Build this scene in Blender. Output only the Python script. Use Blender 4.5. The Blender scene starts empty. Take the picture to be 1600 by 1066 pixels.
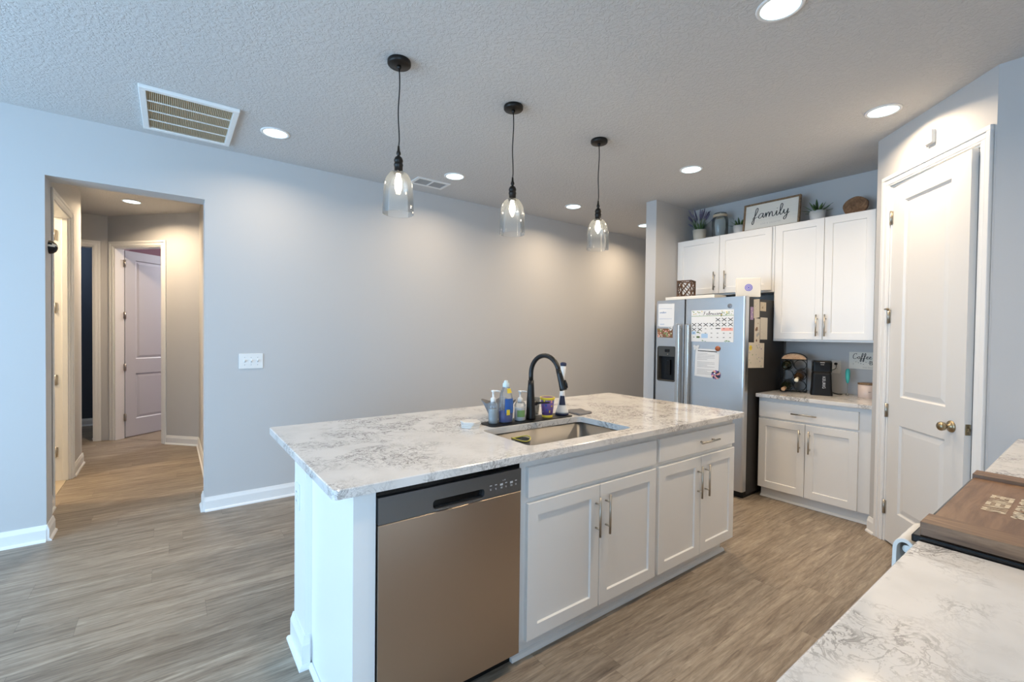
import bpy, bmesh, math, random
from mathutils import Vector, Matrix
random.seed(7)
SC = bpy.context.scene
COL = SC.collection
PI = math.pi

# ---------------------------------------------------------------- camera, world, exposure
H = 2.829            # ceiling height
YW = 4.242           # far wall
XB = 4.761           # wall behind the fridge and the coffee counter
XR = 3.4176          # end wall of the right hand counter
CAM_Z = 1.4136


def make_camera(yaw, pitch, roll):
    y, p, r = map(math.radians, (yaw, pitch, roll))
    fwd = Vector((math.sin(y) * math.cos(p), math.cos(y) * math.cos(p), math.sin(p)))
    right = Vector((math.cos(y), -math.sin(y), 0))
    up = right.cross(fwd)
    R = math.cos(r) * right + math.sin(r) * up
    U = -math.sin(r) * right + math.cos(r) * up
    m = Matrix.Identity(4)
    for i in range(3):
        m[i][0], m[i][1], m[i][2] = R[i], U[i], -fwd[i]
    m[2][3] = CAM_Z
    cd = bpy.data.cameras.new('camera')
    cd.sensor_fit = 'HORIZONTAL'
    cd.sensor_width = 36.0
    cd.lens = 16.0
    cd.clip_start = 0.02
    co = bpy.data.objects.new('camera', cd)
    COL.objects.link(co)
    co.matrix_world = m
    SC.camera = co


make_camera(36.8847, -0.9611, 0.6696)
SC.view_settings.view_transform = 'Standard'
SC.view_settings.look = 'None'
SC.view_settings.gamma = 1.0
SC.view_settings.exposure = 0.93
try:
    SC.view_settings.use_curve_mapping = False
    SC.cycles.use_denoising = True
    SC.cycles.max_bounces = 10
    SC.cycles.diffuse_bounces = 6
    SC.cycles.transparent_max_bounces = 16
    SC.cycles.caustics_reflective = False
    SC.cycles.caustics_refractive = False
    SC.cycles.sample_clamp_indirect = 6.0
except Exception:
    pass

SKY_COL = (0.44, 0.70, 1.0)
SKY_STR = 5.3
DOWN_W = 7.2
DOWN_COL = (1.0, 0.775, 0.53)
wd = bpy.data.worlds.new('world')
SC.world = wd
wd.use_nodes = True
wd.node_tree.nodes['Background'].inputs[0].default_value = (*SKY_COL, 1)
wd.node_tree.nodes['Background'].inputs[1].default_value = SKY_STR


def portal(loc, rot, sx, sy):
    ld = bpy.data.lights.new('window_daylight', 'AREA')
    ld.shape = 'RECTANGLE'
    ld.size, ld.size_y = sx, sy
    ld.cycles.is_portal = True
    o = bpy.data.objects.new('window_daylight', ld)
    o.location = loc
    o.rotation_euler = rot
    COL.objects.link(o)


# openings: sliding doors in the left wall, unseen window added in the rear wall for front light
SLIDER = (0.6, 3.9, 0.05, 2.45)      # y0,y1,z0,z1 on x=-3.2
REAR_FILL_WIN = (-3.0, 0.05, 0.25, 2.5)    # x0,x1,z0,z1 on y=-3.2
portal((-3.25, (SLIDER[0] + SLIDER[1]) / 2, (SLIDER[2] + SLIDER[3]) / 2), (0, -PI / 2, 0), SLIDER[3] - SLIDER[2], SLIDER[1] - SLIDER[0])
portal(((REAR_FILL_WIN[0] + REAR_FILL_WIN[1]) / 2, -3.25, (REAR_FILL_WIN[2] + REAR_FILL_WIN[3]) / 2), (PI / 2, 0, 0), REAR_FILL_WIN[1] - REAR_FILL_WIN[0], REAR_FILL_WIN[3] - REAR_FILL_WIN[2])


# ---------------------------------------------------------------- materials
class NT:
    def __init__(s, name):
        s.m = bpy.data.materials.new(name)
        s.m.use_nodes = True
        s.t = s.m.node_tree
        s.b = s.t.nodes['Principled BSDF']
        s.out = s.t.nodes['Material Output']

    def n(s, typ, **kw):
        nd = s.t.nodes.new(typ)
        for k, v in kw.items():
            if k in ('op', 'operation'):
                nd.operation = v
            elif hasattr(nd, k) and not k.startswith('i_'):
                setattr(nd, k, v)
        return nd

    def l(s, a, b):
        s.t.links.new(a, b)

    def math(s, op, a, b=None, c=None):
        nd = s.t.nodes.new('ShaderNodeMath')
        nd.operation = op
        for i, x in enumerate((a, b, c)):
            if x is None:
                continue
            if isinstance(x, (int, float)):
                nd.inputs[i].default_value = x
            else:
                s.l(x, nd.inputs[i])
        return nd.outputs[0]

    def coord(s, scale=(1, 1, 1), world=False):
        tc = s.t.nodes.new('ShaderNodeTexCoord')
        mp = s.t.nodes.new('ShaderNodeMapping')
        mp.inputs['Scale'].default_value = scale
        s.l(tc.outputs['Object'], mp.inputs[0])
        return mp.outputs[0]

    def noise(s, vec, scale, detail=4, rough=0.55, dist=0.0):
        nd = s.t.nodes.new('ShaderNodeTexNoise')
        nd.inputs['Scale'].default_value = scale
        nd.inputs['Detail'].default_value = detail
        nd.inputs['Roughness'].default_value = rough
        nd.inputs['Distortion'].default_value = dist
        s.l(vec, nd.inputs['Vector'])
        return nd.outputs['Fac']

    def ramp(s, fac, stops):
        nd = s.t.nodes.new('ShaderNodeValToRGB')
        e = nd.color_ramp.elements
        while len(e) > 1:
            e.remove(e[-1])
        e[0].position = stops[0][0]
        e[0].color = (*stops[0][1], 1) if len(stops[0][1]) == 3 else stops[0][1]
        for p, c in stops[1:]:
            x = e.new(p)
            x.color = (*c, 1)
        s.l(fac, nd.inputs[0])
        return nd.outputs[0]

    def mix(s, fac, a, b, blend='MIX'):
        nd = s.t.nodes.new('ShaderNodeMix')
        nd.data_type = 'RGBA'
        nd.blend_type = blend
        for i, x in ((0, fac), (6, a), (7, b)):
            if isinstance(x, (int, float)):
                nd.inputs[i].default_value = x
            elif isinstance(x, tuple):
                nd.inputs[i].default_value = (*x, 1)
            else:
                s.l(x, nd.inputs[i])
        return nd.outputs[2]

    def bump(s, h, strength, dist=0.002):
        nd = s.t.nodes.new('ShaderNodeBump')
        nd.inputs['Strength'].default_value = strength
        nd.inputs['Distance'].default_value = dist
        s.l(h, nd.inputs['Height'])
        s.l(nd.outputs[0], s.b.inputs['Normal'])


def simple(name, c, rough=0.5, metal=0.0, spec=0.5, emit=None, estr=0.0, coat=0.0):
    t = NT(name)
    t.b.inputs['Base Color'].default_value = (*c, 1)
    t.b.inputs['Roughness'].default_value = rough
    t.b.inputs['Metallic'].default_value = metal
    t.b.inputs['Specular IOR Level'].default_value = spec
    t.b.inputs['Coat Weight'].default_value = coat
    if emit:
        t.b.inputs['Emission Color'].default_value = (*emit, 1)
        t.b.inputs['Emission Strength'].default_value = estr
    return t.m


def paint(name, c, rough=0.6, scale=180, strength=0.12):
    t = NT(name)
    v = t.coord()
    t.b.inputs['Base Color'].default_value = (*c, 1)
    t.b.inputs['Roughness'].default_value = rough
    t.b.inputs['Specular IOR Level'].default_value = 0.3
    t.bump(t.noise(v, scale, 3), strength, 0.001)
    return t.m


def ceiling_mat():
    t = NT('ceiling_knockdown')
    v = t.coord()
    a = t.noise(v, 48, 3, 0.6, 0.6)
    r = t.ramp(a, [(0.44, (0, 0, 0)), (0.56, (1, 1, 1))])
    b = t.noise(v, 130, 2)
    h = t.math('ADD', r, t.math('MULTIPLY', b, 0.4))
    t.b.inputs['Base Color'].default_value = (0.61, 0.60, 0.59, 1)
    t.b.inputs['Roughness'].default_value = 0.85
    t.b.inputs['Specular IOR Level'].default_value = 0.2
    t.bump(h, 0.55, 0.004)
    return t.m


def floor_mat():
    t = NT('vinyl_plank')
    tc = t.n('ShaderNodeTexCoord')
    sp = t.n('ShaderNodeSeparateXYZ')
    t.l(tc.outputs['Object'], sp.inputs[0])
    X, Y = sp.outputs[0], sp.outputs[1]
    PW, PL = 0.178, 1.22
    ry = t.math('DIVIDE', Y, PW)
    row = t.math('FLOOR', ry)
    wn = t.n('ShaderNodeTexWhiteNoise')
    wn.noise_dimensions = '1D'
    t.l(row, wn.inputs['W'])
    xs = t.math('ADD', t.math('DIVIDE', X, PL), t.math('MULTIPLY', wn.outputs[0], 3.0))
    col = t.math('FLOOR', xs)
    idv = t.n('ShaderNodeCombineXYZ')
    t.l(row, idv.inputs[0])
    t.l(col, idv.inputs[1])
    w2 = t.n('ShaderNodeTexWhiteNoise')
    w2.noise_dimensions = '2D'
    t.l(idv.outputs[0], w2.inputs['Vector'])
    pid = w2.outputs[0]
    gv = t.n('ShaderNodeCombineXYZ')
    t.l(t.math('ADD', t.math('MULTIPLY', X, 1.25), t.math('MULTIPLY', pid, 37.0)), gv.inputs[0])
    t.l(t.math('MULTIPLY', Y, 13.0), gv.inputs[1])
    t.l(t.math('MULTIPLY', pid, 11.0), gv.inputs[2])
    g1 = t.noise(gv.outputs[0], 1.7, 10, 0.68, 0.9)
    gv2 = t.n('ShaderNodeCombineXYZ')
    t.l(t.math('MULTIPLY', X, 5.0), gv2.inputs[0])
    t.l(t.math('MULTIPLY', Y, 62.0), gv2.inputs[1])
    t.l(pid, gv2.inputs[2])
    g2 = t.noise(gv2.outputs[0], 1.6, 6, 0.65, 0.6)
    base = t.ramp(g1, [(0.25, (0.10, 0.077, 0.059)), (0.37, (0.215, 0.171, 0.133)), (0.48, (0.305, 0.253, 0.199)), (0.57, (0.36, 0.303, 0.242)), (0.71, (0.47, 0.407, 0.332))])
    base = t.mix(0.42, base, t.ramp(g2, [(0.32, (0.18, 0.18, 0.18)), (0.5, (0.5, 0.5, 0.5)), (0.68, (0.80, 0.80, 0.80))]), 'OVERLAY')
    gv3 = t.n('ShaderNodeCombineXYZ')
    t.l(t.math('MULTIPLY', X, 4.5), gv3.inputs[0])
    t.l(t.math('MULTIPLY', Y, 26.0), gv3.inputs[1])
    t.l(t.math('MULTIPLY', pid, 7.0), gv3.inputs[2])
    fleck = t.ramp(t.noise(gv3.outputs[0], 1.9, 4, 0.6, 1.0), [(0.60, (0, 0, 0)), (0.72, (1, 1, 1))])
    base = t.mix(t.math('MULTIPLY', fleck, 0.42), base, (0.105, 0.082, 0.064))
    tone = t.ramp(pid, [(0.0, (0.74, 0.725, 0.70)), (1.0, (1.02, 0.995, 0.955))])
    base = t.mix(1.0, base, tone, 'MULTIPLY')
    fy = t.math('FRACT', ry)
    fx = t.math('FRACT', xs)
    ey = t.math('LESS_THAN', t.math('MINIMUM', fy, t.math('SUBTRACT', 1.0, fy)), 0.007)
    ex = t.math('LESS_THAN', t.math('MINIMUM', fx, t.math('SUBTRACT', 1.0, fx)), 0.0010)
    e = t.math('MAXIMUM', ex, ey)
    base = t.mix(t.math('MULTIPLY', e, 0.35), base, (0.08, 0.06, 0.05))
    t.l(base, t.b.inputs['Base Color'])
    t.b.inputs['Roughness'].default_value = 0.42
    t.b.inputs['Specular IOR Level'].default_value = 0.4
    t.bump(g2, 0.10, 0.001)
    return t.m


def quartz_mat():
    t = NT('quartz')
    v = t.coord()
    big = t.noise(v, 2.3, 3, 0.5, 0.4)
    n1 = t.noise(v, 13.0, 5, 0.62, 1.4)
    n2 = t.noise(v, 27.0, 4, 0.6, 1.2)
    l1 = t.math('ABSOLUTE', t.math('SUBTRACT', n1, 0.5))
    l2 = t.math('ABSOLUTE', t.math('SUBTRACT', n2, 0.5))
    m1 = t.ramp(l1, [(0.0, (1, 1, 1)), (0.015, (0.8, 0.8, 0.8)), (0.030, (0, 0, 0))])
    m2 = t.ramp(l2, [(0.0, (1, 1, 1)), (0.014, (0.7, 0.7, 0.7)), (0.028, (0, 0, 0))])
    patch = t.ramp(t.noise(v, 4.6, 4, 0.6, 0.8), [(0.44, (0, 0, 0)), (0.54, (1, 1, 1))])
    patch2 = t.ramp(big, [(0.38, (0.12, 0.12, 0.12)), (0.56, (1, 1, 1))])
    vein = t.math('MAXIMUM', m1, t.math('MULTIPLY', m2, 0.8))
    vein = t.math('MULTIPLY', vein, patch)
    vein = t.math('MULTIPLY', vein, patch2)
    base = t.mix(t.ramp(t.noise(v, 6.5, 4), [(0.40, (0, 0, 0)), (0.72, (1, 1, 1))]), (0.77, 0.75, 0.725), (0.68, 0.66, 0.635))
    c = t.mix(t.math('MULTIPLY', vein, 0.85), base, (0.15, 0.135, 0.125))
    t.l(c, t.b.inputs['Base Color'])
    t.b.inputs['Roughness'].default_value = 0.11
    t.b.inputs['Specular IOR Level'].default_value = 0.55
    return t.m


def steel_mat(name, c, rough, axis):
    t = NT(name)
    sc = {'z': (60, 60, 1.2), 'y': (40, 1.0, 160), 'x': (1.0, 160, 160)}[axis]
    v = t.coord(sc)
    n = t.noise(v, 4.0, 3)
    t.b.inputs['Base Color'].default_value = (*c, 1)
    t.b.inputs['Metallic'].default_value = 1.0
    r = t.ramp(n, [(0.3, (rough * 0.97,) * 3), (0.7, (rough * 1.03,) * 3)])
    t.l(r, t.b.inputs['Roughness'])
    return t.m


def wood_mat(name, dark, mid, light, scale=(3, 26, 26), rough=0.55):
    t = NT(name)
    v = t.coord(scale)
    n = t.noise(v, 1.5, 6, 0.6, 1.2)
    n2 = t.noise(v, 6, 3, 0.6, 0.2)
    c = t.ramp(t.math('ADD', t.math('MULTIPLY', n, 0.8), t.math('MULTIPLY', n2, 0.2)), [(0.32, dark), (0.5, mid), (0.68, light)])
    t.l(c, t.b.inputs['Base Color'])
    t.b.inputs['Roughness'].default_value = rough
    t.bump(n, 0.12, 0.001)
    return t.m


def thin_glass(name, tint=(0.96, 0.98, 0.98), refl=1.0, haze=0.0):
    t = NT(name)
    tr = t.n('ShaderNodeBsdfTransparent')
    tr.inputs[0].default_value = (*tint, 1)
    gl = t.n('ShaderNodeBsdfGlossy')
    gl.inputs['Roughness'].default_value = 0.03
    fr = t.n('ShaderNodeFresnel')
    fr.inputs[0].default_value = 1.5
    mx = t.n('ShaderNodeMixShader')
    t.l(t.math('MINIMUM', t.math('MULTIPLY', fr.outputs[0], refl), 1.0), mx.inputs[0])
    t.l(tr.outputs[0], mx.inputs[1])
    t.l(gl.outputs[0], mx.inputs[2])
    last = mx.outputs[0]
    if haze:
        df = t.n('ShaderNodeBsdfDiffuse')
        df.inputs[0].default_value = (0.9, 0.9, 0.9, 1)
        m2 = t.n('ShaderNodeMixShader')
        m2.inputs[0].default_value = haze
        t.l(last, m2.inputs[1])
        t.l(df.outputs[0], m2.inputs[2])
        last = m2.outputs[0]
    t.l(last, t.out.inputs[0])
    return t.m


M = {}
M['wall'] = paint('wall_paint', (0.54, 0.535, 0.53))
M['ceiling'] = ceiling_mat()
M['floor'] = floor_mat()
M['trim'] = simple('trim_white', (0.82, 0.815, 0.80), 0.35)
M['door'] = simple('door_white', (0.74, 0.73, 0.71), 0.4)
M['cab'] = simple('cabinet_white', (0.82, 0.815, 0.80), 0.33)
M['cab_in'] = simple('cabinet_inside', (0.45, 0.44, 0.42), 0.6)
M['quartz'] = quartz_mat()
M['steel_v'] = steel_mat('stainless_brown_reflection', (0.56, 0.475, 0.395), 0.32, 'z')  # brown reflected from the surroundings is tinted into the dishwasher steel
M['steel_f'] = steel_mat('stainless_fridge', (0.63, 0.63, 0.63), 0.30, 'y')
M['steel_h'] = steel_mat('stainless_handle', (0.62, 0.60, 0.57), 0.25, 'z')
M['steel_s'] = steel_mat('stainless_sink', (0.27, 0.262, 0.25), 0.48, 'x')
M['nickel'] = simple('brushed_nickel', (0.50, 0.46, 0.40), 0.32, 1.0)
M['brass'] = simple('antique_brass', (0.38, 0.31, 0.20), 0.32, 1.0)
M['dw_panel'] = simple('dishwasher_panel', (0.20, 0.205, 0.21), 0.36, 0.85)
M['print'] = simple('panel_print', (0.55, 0.57, 0.6), 0.6)
M['black'] = simple('black_plastic', (0.006, 0.006, 0.0065), 0.45, 0, 0.3)
M['black_gloss'] = simple('black_gloss', (0.005, 0.005, 0.0055), 0.15, 0, 0.35)
M['black_metal'] = simple('matte_black_metal', (0.012, 0.012, 0.012), 0.33, 0.3)
M['fridge_side'] = paint('fridge_side_dark', (0.030, 0.028, 0.027), 0.5, 260, 0.3)
M['bronze'] = simple('dark_bronze', (0.016, 0.013, 0.011), 0.38, 0.5)
M['white_pl'] = simple('white_plastic', (0.78, 0.78, 0.76), 0.35)
M['paper'] = simple('paper', (0.80, 0.80, 0.79), 0.8)
M['ink'] = simple('dark_ink', (0.03, 0.03, 0.03), 0.8)
M['ink_grey'] = simple('grey_ink', (0.40, 0.40, 0.40), 0.8)
M['blue_ink'] = simple('blue_ink', (0.18, 0.3, 0.55), 0.8)
M['pink'] = simple('pink_paper', (0.85, 0.42, 0.36), 0.8)
M['yellow'] = simple('yellow_ink', (0.80, 0.62, 0.05), 0.6)
M['green'] = simple('green_ink', (0.20, 0.34, 0.12), 0.7)
M['purple'] = simple('purple_ink', (0.18, 0.10, 0.32), 0.5)
M['lilac'] = simple('lilac_card', (0.38, 0.27, 0.46), 0.7)
M['orange'] = simple('orange_brown', (0.36, 0.10, 0.03), 0.5)
M['tan'] = simple('tan_card', (0.60, 0.50, 0.36), 0.8)
M['beige_paper'] = simple('cream_paper', (0.66, 0.60, 0.50), 0.8)
M['pale_blue'] = simple('pale_blue_note', (0.42, 0.60, 0.80), 0.8)
M['sign_white'] = simple('whitewashed_board', (0.78, 0.745, 0.67), 0.7)
M['wood_frame'] = wood_mat('oak_frame', (0.10, 0.06, 0.03), (0.20, 0.125, 0.065), (0.30, 0.20, 0.11))
M['noodle'] = wood_mat('stained_board', (0.115, 0.058, 0.027), (0.205, 0.112, 0.058), (0.29, 0.170, 0.092), (2.2, 16, 16), 0.42)
M['slice'] = wood_mat('wood_slice', (0.10, 0.045, 0.018), (0.22, 0.11, 0.05), (0.32, 0.18, 0.09), (14, 14, 14))
M['lantern'] = wood_mat('dark_wood', (0.03, 0.014, 0.006), (0.075, 0.035, 0.014), (0.14, 0.07, 0.03))
M['rackwood'] = wood_mat('pale_wood', (0.42, 0.25, 0.13), (0.55, 0.34, 0.19), (0.63, 0.42, 0.25))
M['letter'] = simple('cream_lettering', (0.66, 0.58, 0.45), 0.7)
M['glass'] = thin_glass('clear_glass', (0.985, 0.99, 0.99), 0.65, 0.02)
M['glass_jar'] = thin_glass('jar_glass', (0.95, 0.97, 0.96), 0.9, 0.04)
M['plastic_clear'] = thin_glass('clear_plastic', (0.94, 0.96, 0.97), 0.7, 0.10)
M['plastic_green'] = thin_glass('greenish_plastic', (0.62, 0.70, 0.62), 1.0, 0.10)
M['bottle_green'] = simple('dark_bottle_glass', (0.012, 0.016, 0.008), 0.08)
M['bottle_brown'] = simple('brown_bottle_glass', (0.045, 0.025, 0.012), 0.1)
M['foil'] = simple('bottle_foil', (0.80, 0.74, 0.58), 0.4)
M['blue_liq'] = simple('blue_liquid', (0.012, 0.06, 0.36), 0.15)
M['blue_label'] = simple('blue_label', (0.03, 0.12, 0.42), 0.35)
M['clear_liq'] = simple('pale_liquid', (0.36, 0.42, 0.46), 0.15)
M['white_liq'] = simple('white_lotion', (0.74, 0.75, 0.76), 0.3)
M['navy'] = simple('navy_rubber', (0.015, 0.022, 0.06), 0.5)
M['teal'] = simple('teal_plastic', (0.06, 0.46, 0.42), 0.4)
M['rose'] = simple('rose_ceramic', (0.62, 0.52, 0.48), 0.35)
M['ceramic'] = simple('white_ceramic', (0.70, 0.68, 0.65), 0.4)
M['leaf'] = simple('leaf_green', (0.035, 0.085, 0.02), 0.45)
M['leaf2'] = simple('leaf_light', (0.10, 0.17, 0.045), 0.5)
M['laven'] = simple('lavender_flower', (0.14, 0.12, 0.19), 0.7)
M['grey_cloth'] = paint('grey_cloth', (0.19, 0.19, 0.20), 0.9, 600, 0.4)
M['towel'] = paint('white_towel', (0.74, 0.72, 0.68), 0.95, 700, 0.5)
M['marble'] = simple('white_coaster', (0.74, 0.72, 0.68), 0.35)
M['louvre'] = simple('louvre_tan', (0.62, 0.52, 0.36), 0.6)  # one even tan for all the slats
M['filter'] = simple('air_filter', (0.52, 0.38, 0.20), 0.9)
M['lamp'] = simple('lamp_diffuser', (0.8, 0.8, 0.8), 0.5, emit=(0.66, 0.93, 1.0), estr=1.3)
M['bulb'] = simple('bulb_glow', (0.9, 0.9, 0.9), 0.5, emit=(1.0, 0.86, 0.62), estr=42.0)
M['pink_wall'] = paint('pink_wall', (0.34, 0.20, 0.24))
M['blue_wall'] = paint('navy_wall', (0.060, 0.075, 0.105))
M['carpet'] = paint('carpet_beige', (0.30, 0.25, 0.20), 0.95, 400, 0.6)
M['tile'] = simple('beige_tile', (0.52, 0.44, 0.33), 0.4)
M['led'] = simple('router_ring', (0.16, 0.15, 0.62), 0.4)
M['cyan_led'] = simple('chalky_white', (0.85, 0.85, 0.83), 0.6)


# ---------------------------------------------------------------- mesh builder
class MB:
    def __init__(s):
        s.v, s.f, s.mi, s.sm = [], [], [], []
        s.k = 0

    def add(s, vs, fs, T=None, smooth=False):
        n = len(s.v)
        for p in vs:
            s.v.append(tuple(T(*p)) if T else tuple(p))
        for f in fs:
            s.f.append([i + n for i in f])
            s.mi.append(s.k)
            s.sm.append(smooth)
        return s

    def box(s, x0, x1, y0, y1, z0, z1, T=None):
        vs = [(x, y, z) for z in (z0, z1) for y in (y0, y1) for x in (x0, x1)]
        fs = [(0, 2, 3, 1), (4, 5, 7, 6), (0, 1, 5, 4), (2, 6, 7, 3), (0, 4, 6, 2), (1, 3, 7, 5)]
        return s.add(vs, fs, T)

    def prism(s, pts, a, b, T=None, smooth=False):
        n = len(pts)
        vs = [(x, y, a) for x, y in pts] + [(x, y, b) for x, y in pts]
        s.add(vs, [tuple(range(n))[::-1], tuple(range(n, 2 * n))], T)
        m = len(s.v) - 2 * n
        for i in range(n):
            j = (i + 1) % n
            s.f.append([m + i, m + j, m + n + j, m + n + i])
            s.mi.append(s.k)
            s.sm.append(smooth)
        return s

    def loft(s, rings, T=None, closed=True, cap=True, smooth=True):
        n = len(rings[0])
        vs = [p for r in rings for p in r]
        fs = []
        for k in range(len(rings) - 1):
            for i in range(n if closed else n - 1):
                j = (i + 1) % n
                fs.append((k * n + i, k * n + j, (k + 1) * n + j, (k + 1) * n + i))
        s.add(vs, fs, T, smooth)
        if cap:
            base = len(s.v) - len(vs)
            for off in (0, (len(rings) - 1) * n):
                s.f.append([base + off + i for i in range(n)])
                s.mi.append(s.k)
                s.sm.append(False)
        return s

    def lathe(s, prof, c=(0, 0, 0), seg=28, T=None, smooth=True, sx=1.0, sy=1.0, cap=True):
        rings = []
        for r, z in prof:
            r = max(r, 1e-5)
            rings.append([(c[0] + sx * r * math.cos(2 * PI * i / seg), c[1] + sy * r * math.sin(2 * PI * i / seg), c[2] + z) for i in range(seg)])
        return s.loft(rings, T, True, cap, smooth)

    def tube(s, pts, r, seg=10, T=None, closed=False, smooth=True):
        P = [Vector(p) for p in pts]
        n = len(P)
        rr = r if isinstance(r, (list, tuple)) else [r] * n
        tang = []
        for i in range(n):
            if closed:
                d = P[(i + 1) % n] - P[i - 1]
            else:
                d = P[min(i + 1, n - 1)] - P[max(i - 1, 0)]
            tang.append(d.normalized() if d.length > 1e-9 else Vector((0, 0, 1)))
        ref = Vector((0, 0, 1)) if abs(tang[0].z) < 0.9 else Vector((1, 0, 0))
        nrm = tang[0].cross(ref).normalized()
        rings = []
        for i in range(n):
            nrm = (nrm - tang[i] * nrm.dot(tang[i]))
            nrm = nrm.normalized() if nrm.length > 1e-9 else tang[i].orthogonal().normalized()
            b = tang[i].cross(nrm)
            rings.append([tuple(P[i] + rr[i] * (math.cos(2 * PI * q / seg) * nrm + math.sin(2 * PI * q / seg) * b)) for q in range(seg)])
        if closed:
            rings.append(rings[0])
        return s.loft(rings, T, True, not closed, smooth)

    def ribbon(s, pts, w, d0, d1, T):
        """flat pen stroke: points in (u,v), width w, between depths d0..d1"""
        n = len(pts)
        L, Rr = [], []
        for i in range(n):
            a, b = pts[max(i - 1, 0)], pts[min(i + 1, n - 1)]
            dx, dy = b[0] - a[0], b[1] - a[1]
            q = math.hypot(dx, dy) or 1
            ww = w * (0.55 + 0.75 * abs(dy) / q) / 2
            L.append((pts[i][0] - dy / q * ww, pts[i][1] + dx / q * ww))
            Rr.append((pts[i][0] + dy / q * ww, pts[i][1] - dx / q * ww))
        vs, fs = [], []
        for i in range(n):
            vs += [(*L[i], d0), (*Rr[i], d0), (*Rr[i], d1), (*L[i], d1)]
        for i in range(n - 1):
            a, b = 4 * i, 4 * i + 4
            for q in range(4):
                fs.append((a + q, a + (q + 1) % 4, b + (q + 1) % 4, b + q))
        fs += [(0, 1, 2, 3), (4 * n - 4, 4 * n - 3, 4 * n - 2, 4 * n - 1)]
        return s.add(vs, fs, T)

    def rrect(s, x0, x1, y0, y1, r, k=5):
        pts = []
        for cx, cy, a0 in ((x1 - r, y1 - r, 0), (x0 + r, y1 - r, 90), (x0 + r, y0 + r, 180), (x1 - r, y0 + r, 270)):
            for i in range(k + 1):
                a = math.radians(a0 + 90 * i / k)
                pts.append((cx + r * math.cos(a), cy + r * math.sin(a)))
        return pts

    def rbox(s, x0, x1, y0, y1, z0, z1, r, T=None, k=5):
        return s.prism(s.rrect(x0, x1, y0, y1, r, k), z0, z1, T)


def root_off(o):
    v = Vector((0, 0, 0))
    while o is not None:
        v += o.location
        o = o.parent
    return v


def obj(name, mb, mats, parent=None, bevel=0.0, loc=None, seg=2):
    """links one mesh object; mesh is given in room coordinates"""
    me = bpy.data.meshes.new(name)
    off = Vector(loc) if loc else Vector((0, 0, 0))
    off = off + (root_off(parent) if parent else Vector((0, 0, 0)))
    me.from_pydata([(x - off.x, y - off.y, z - off.z) for x, y, z in mb.v], [], mb.f)
    for m in (mats if isinstance(mats, (list, tuple)) else [mats]):
        me.materials.append(M[m] if isinstance(m, str) else m)
    me.polygons.foreach_set('material_index', mb.mi)
    me.polygons.foreach_set('use_smooth', mb.sm)
    bm = bmesh.new()
    bm.from_mesh(me)
    bmesh.ops.recalc_face_normals(bm, faces=bm.faces[:])
    bm.to_mesh(me)
    bm.free()
    o = bpy.data.objects.new(name, me)
    COL.objects.link(o)
    if loc:
        o.location = loc
    if parent:
        o.parent = parent
    if bevel:
        b = o.modifiers.new('bevel', 'BEVEL')
        b.width = bevel
        b.segments = seg
        b.limit_method = 'ANGLE'
        b.angle_limit = math.radians(40)
    return o


def tag(o, label=None, cat=None, group=None, kind=None):
    if label:
        o['label'] = label
    if cat:
        o['category'] = cat
    if group:
        o['group'] = group
    if kind:
        o['kind'] = kind
    return o


def thing(name, loc, label, cat, group=None):
    o = bpy.data.objects.new(name, None)
    o.empty_display_size = 0.05
    o.location = loc
    COL.objects.link(o)
    return tag(o, label, cat, group)


def struct(name, mb, mats, parent=None, bevel=0.0, label=None):
    o = obj(name, mb, mats, parent, bevel)
    if not parent:
        o['kind'] = 'structure'
        o['label'] = label or name.replace('_', ' ')
        o['category'] = name.split('_')[0]
    return o


def front_y(y0):          # frame of a cabinet front that faces -Y: u=+X, v=+Z, w towards the viewer
    return lambda u, v, w: (u, y0 - w, v)


def front_x(x0):          # frame of a cabinet front that faces -X: u=+Y, v=+Z
    return lambda u, v, w: (x0 - w, u, v)


P0 = Vector((4.0875, 1.0689, 0))
DS = Vector((-1, -1, 0)).normalized()
DN = Vector((-1, 1, 0)).normalized()


def TP(s, z, c):          # frame of the diagonal pantry wall: s along the wall, z up, c out of the wall
    q = P0 + DS * s + DN * c
    return (q.x, q.y, z)


def smooth_curve(pts, n=8):
    out = []
    P = [Vector((*p, 0)) if len(p) == 2 else Vector(p) for p in pts]
    for i in range(len(P) - 1):
        p0, p1, p2, p3 = P[max(i - 1, 0)], P[i], P[i + 1], P[min(i + 2, len(P) - 1)]
        for k in range(n):
            t = k / n
            q = 0.5 * ((2 * p1) + (p2 - p0) * t + (2 * p0 - 5 * p1 + 4 * p2 - p3) * t * t + (3 * p1 - p0 - 3 * p2 + p3) * t ** 3)
            out.append(q)
    out.append(P[-1])
    return [tuple(q) for q in out]


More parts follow.
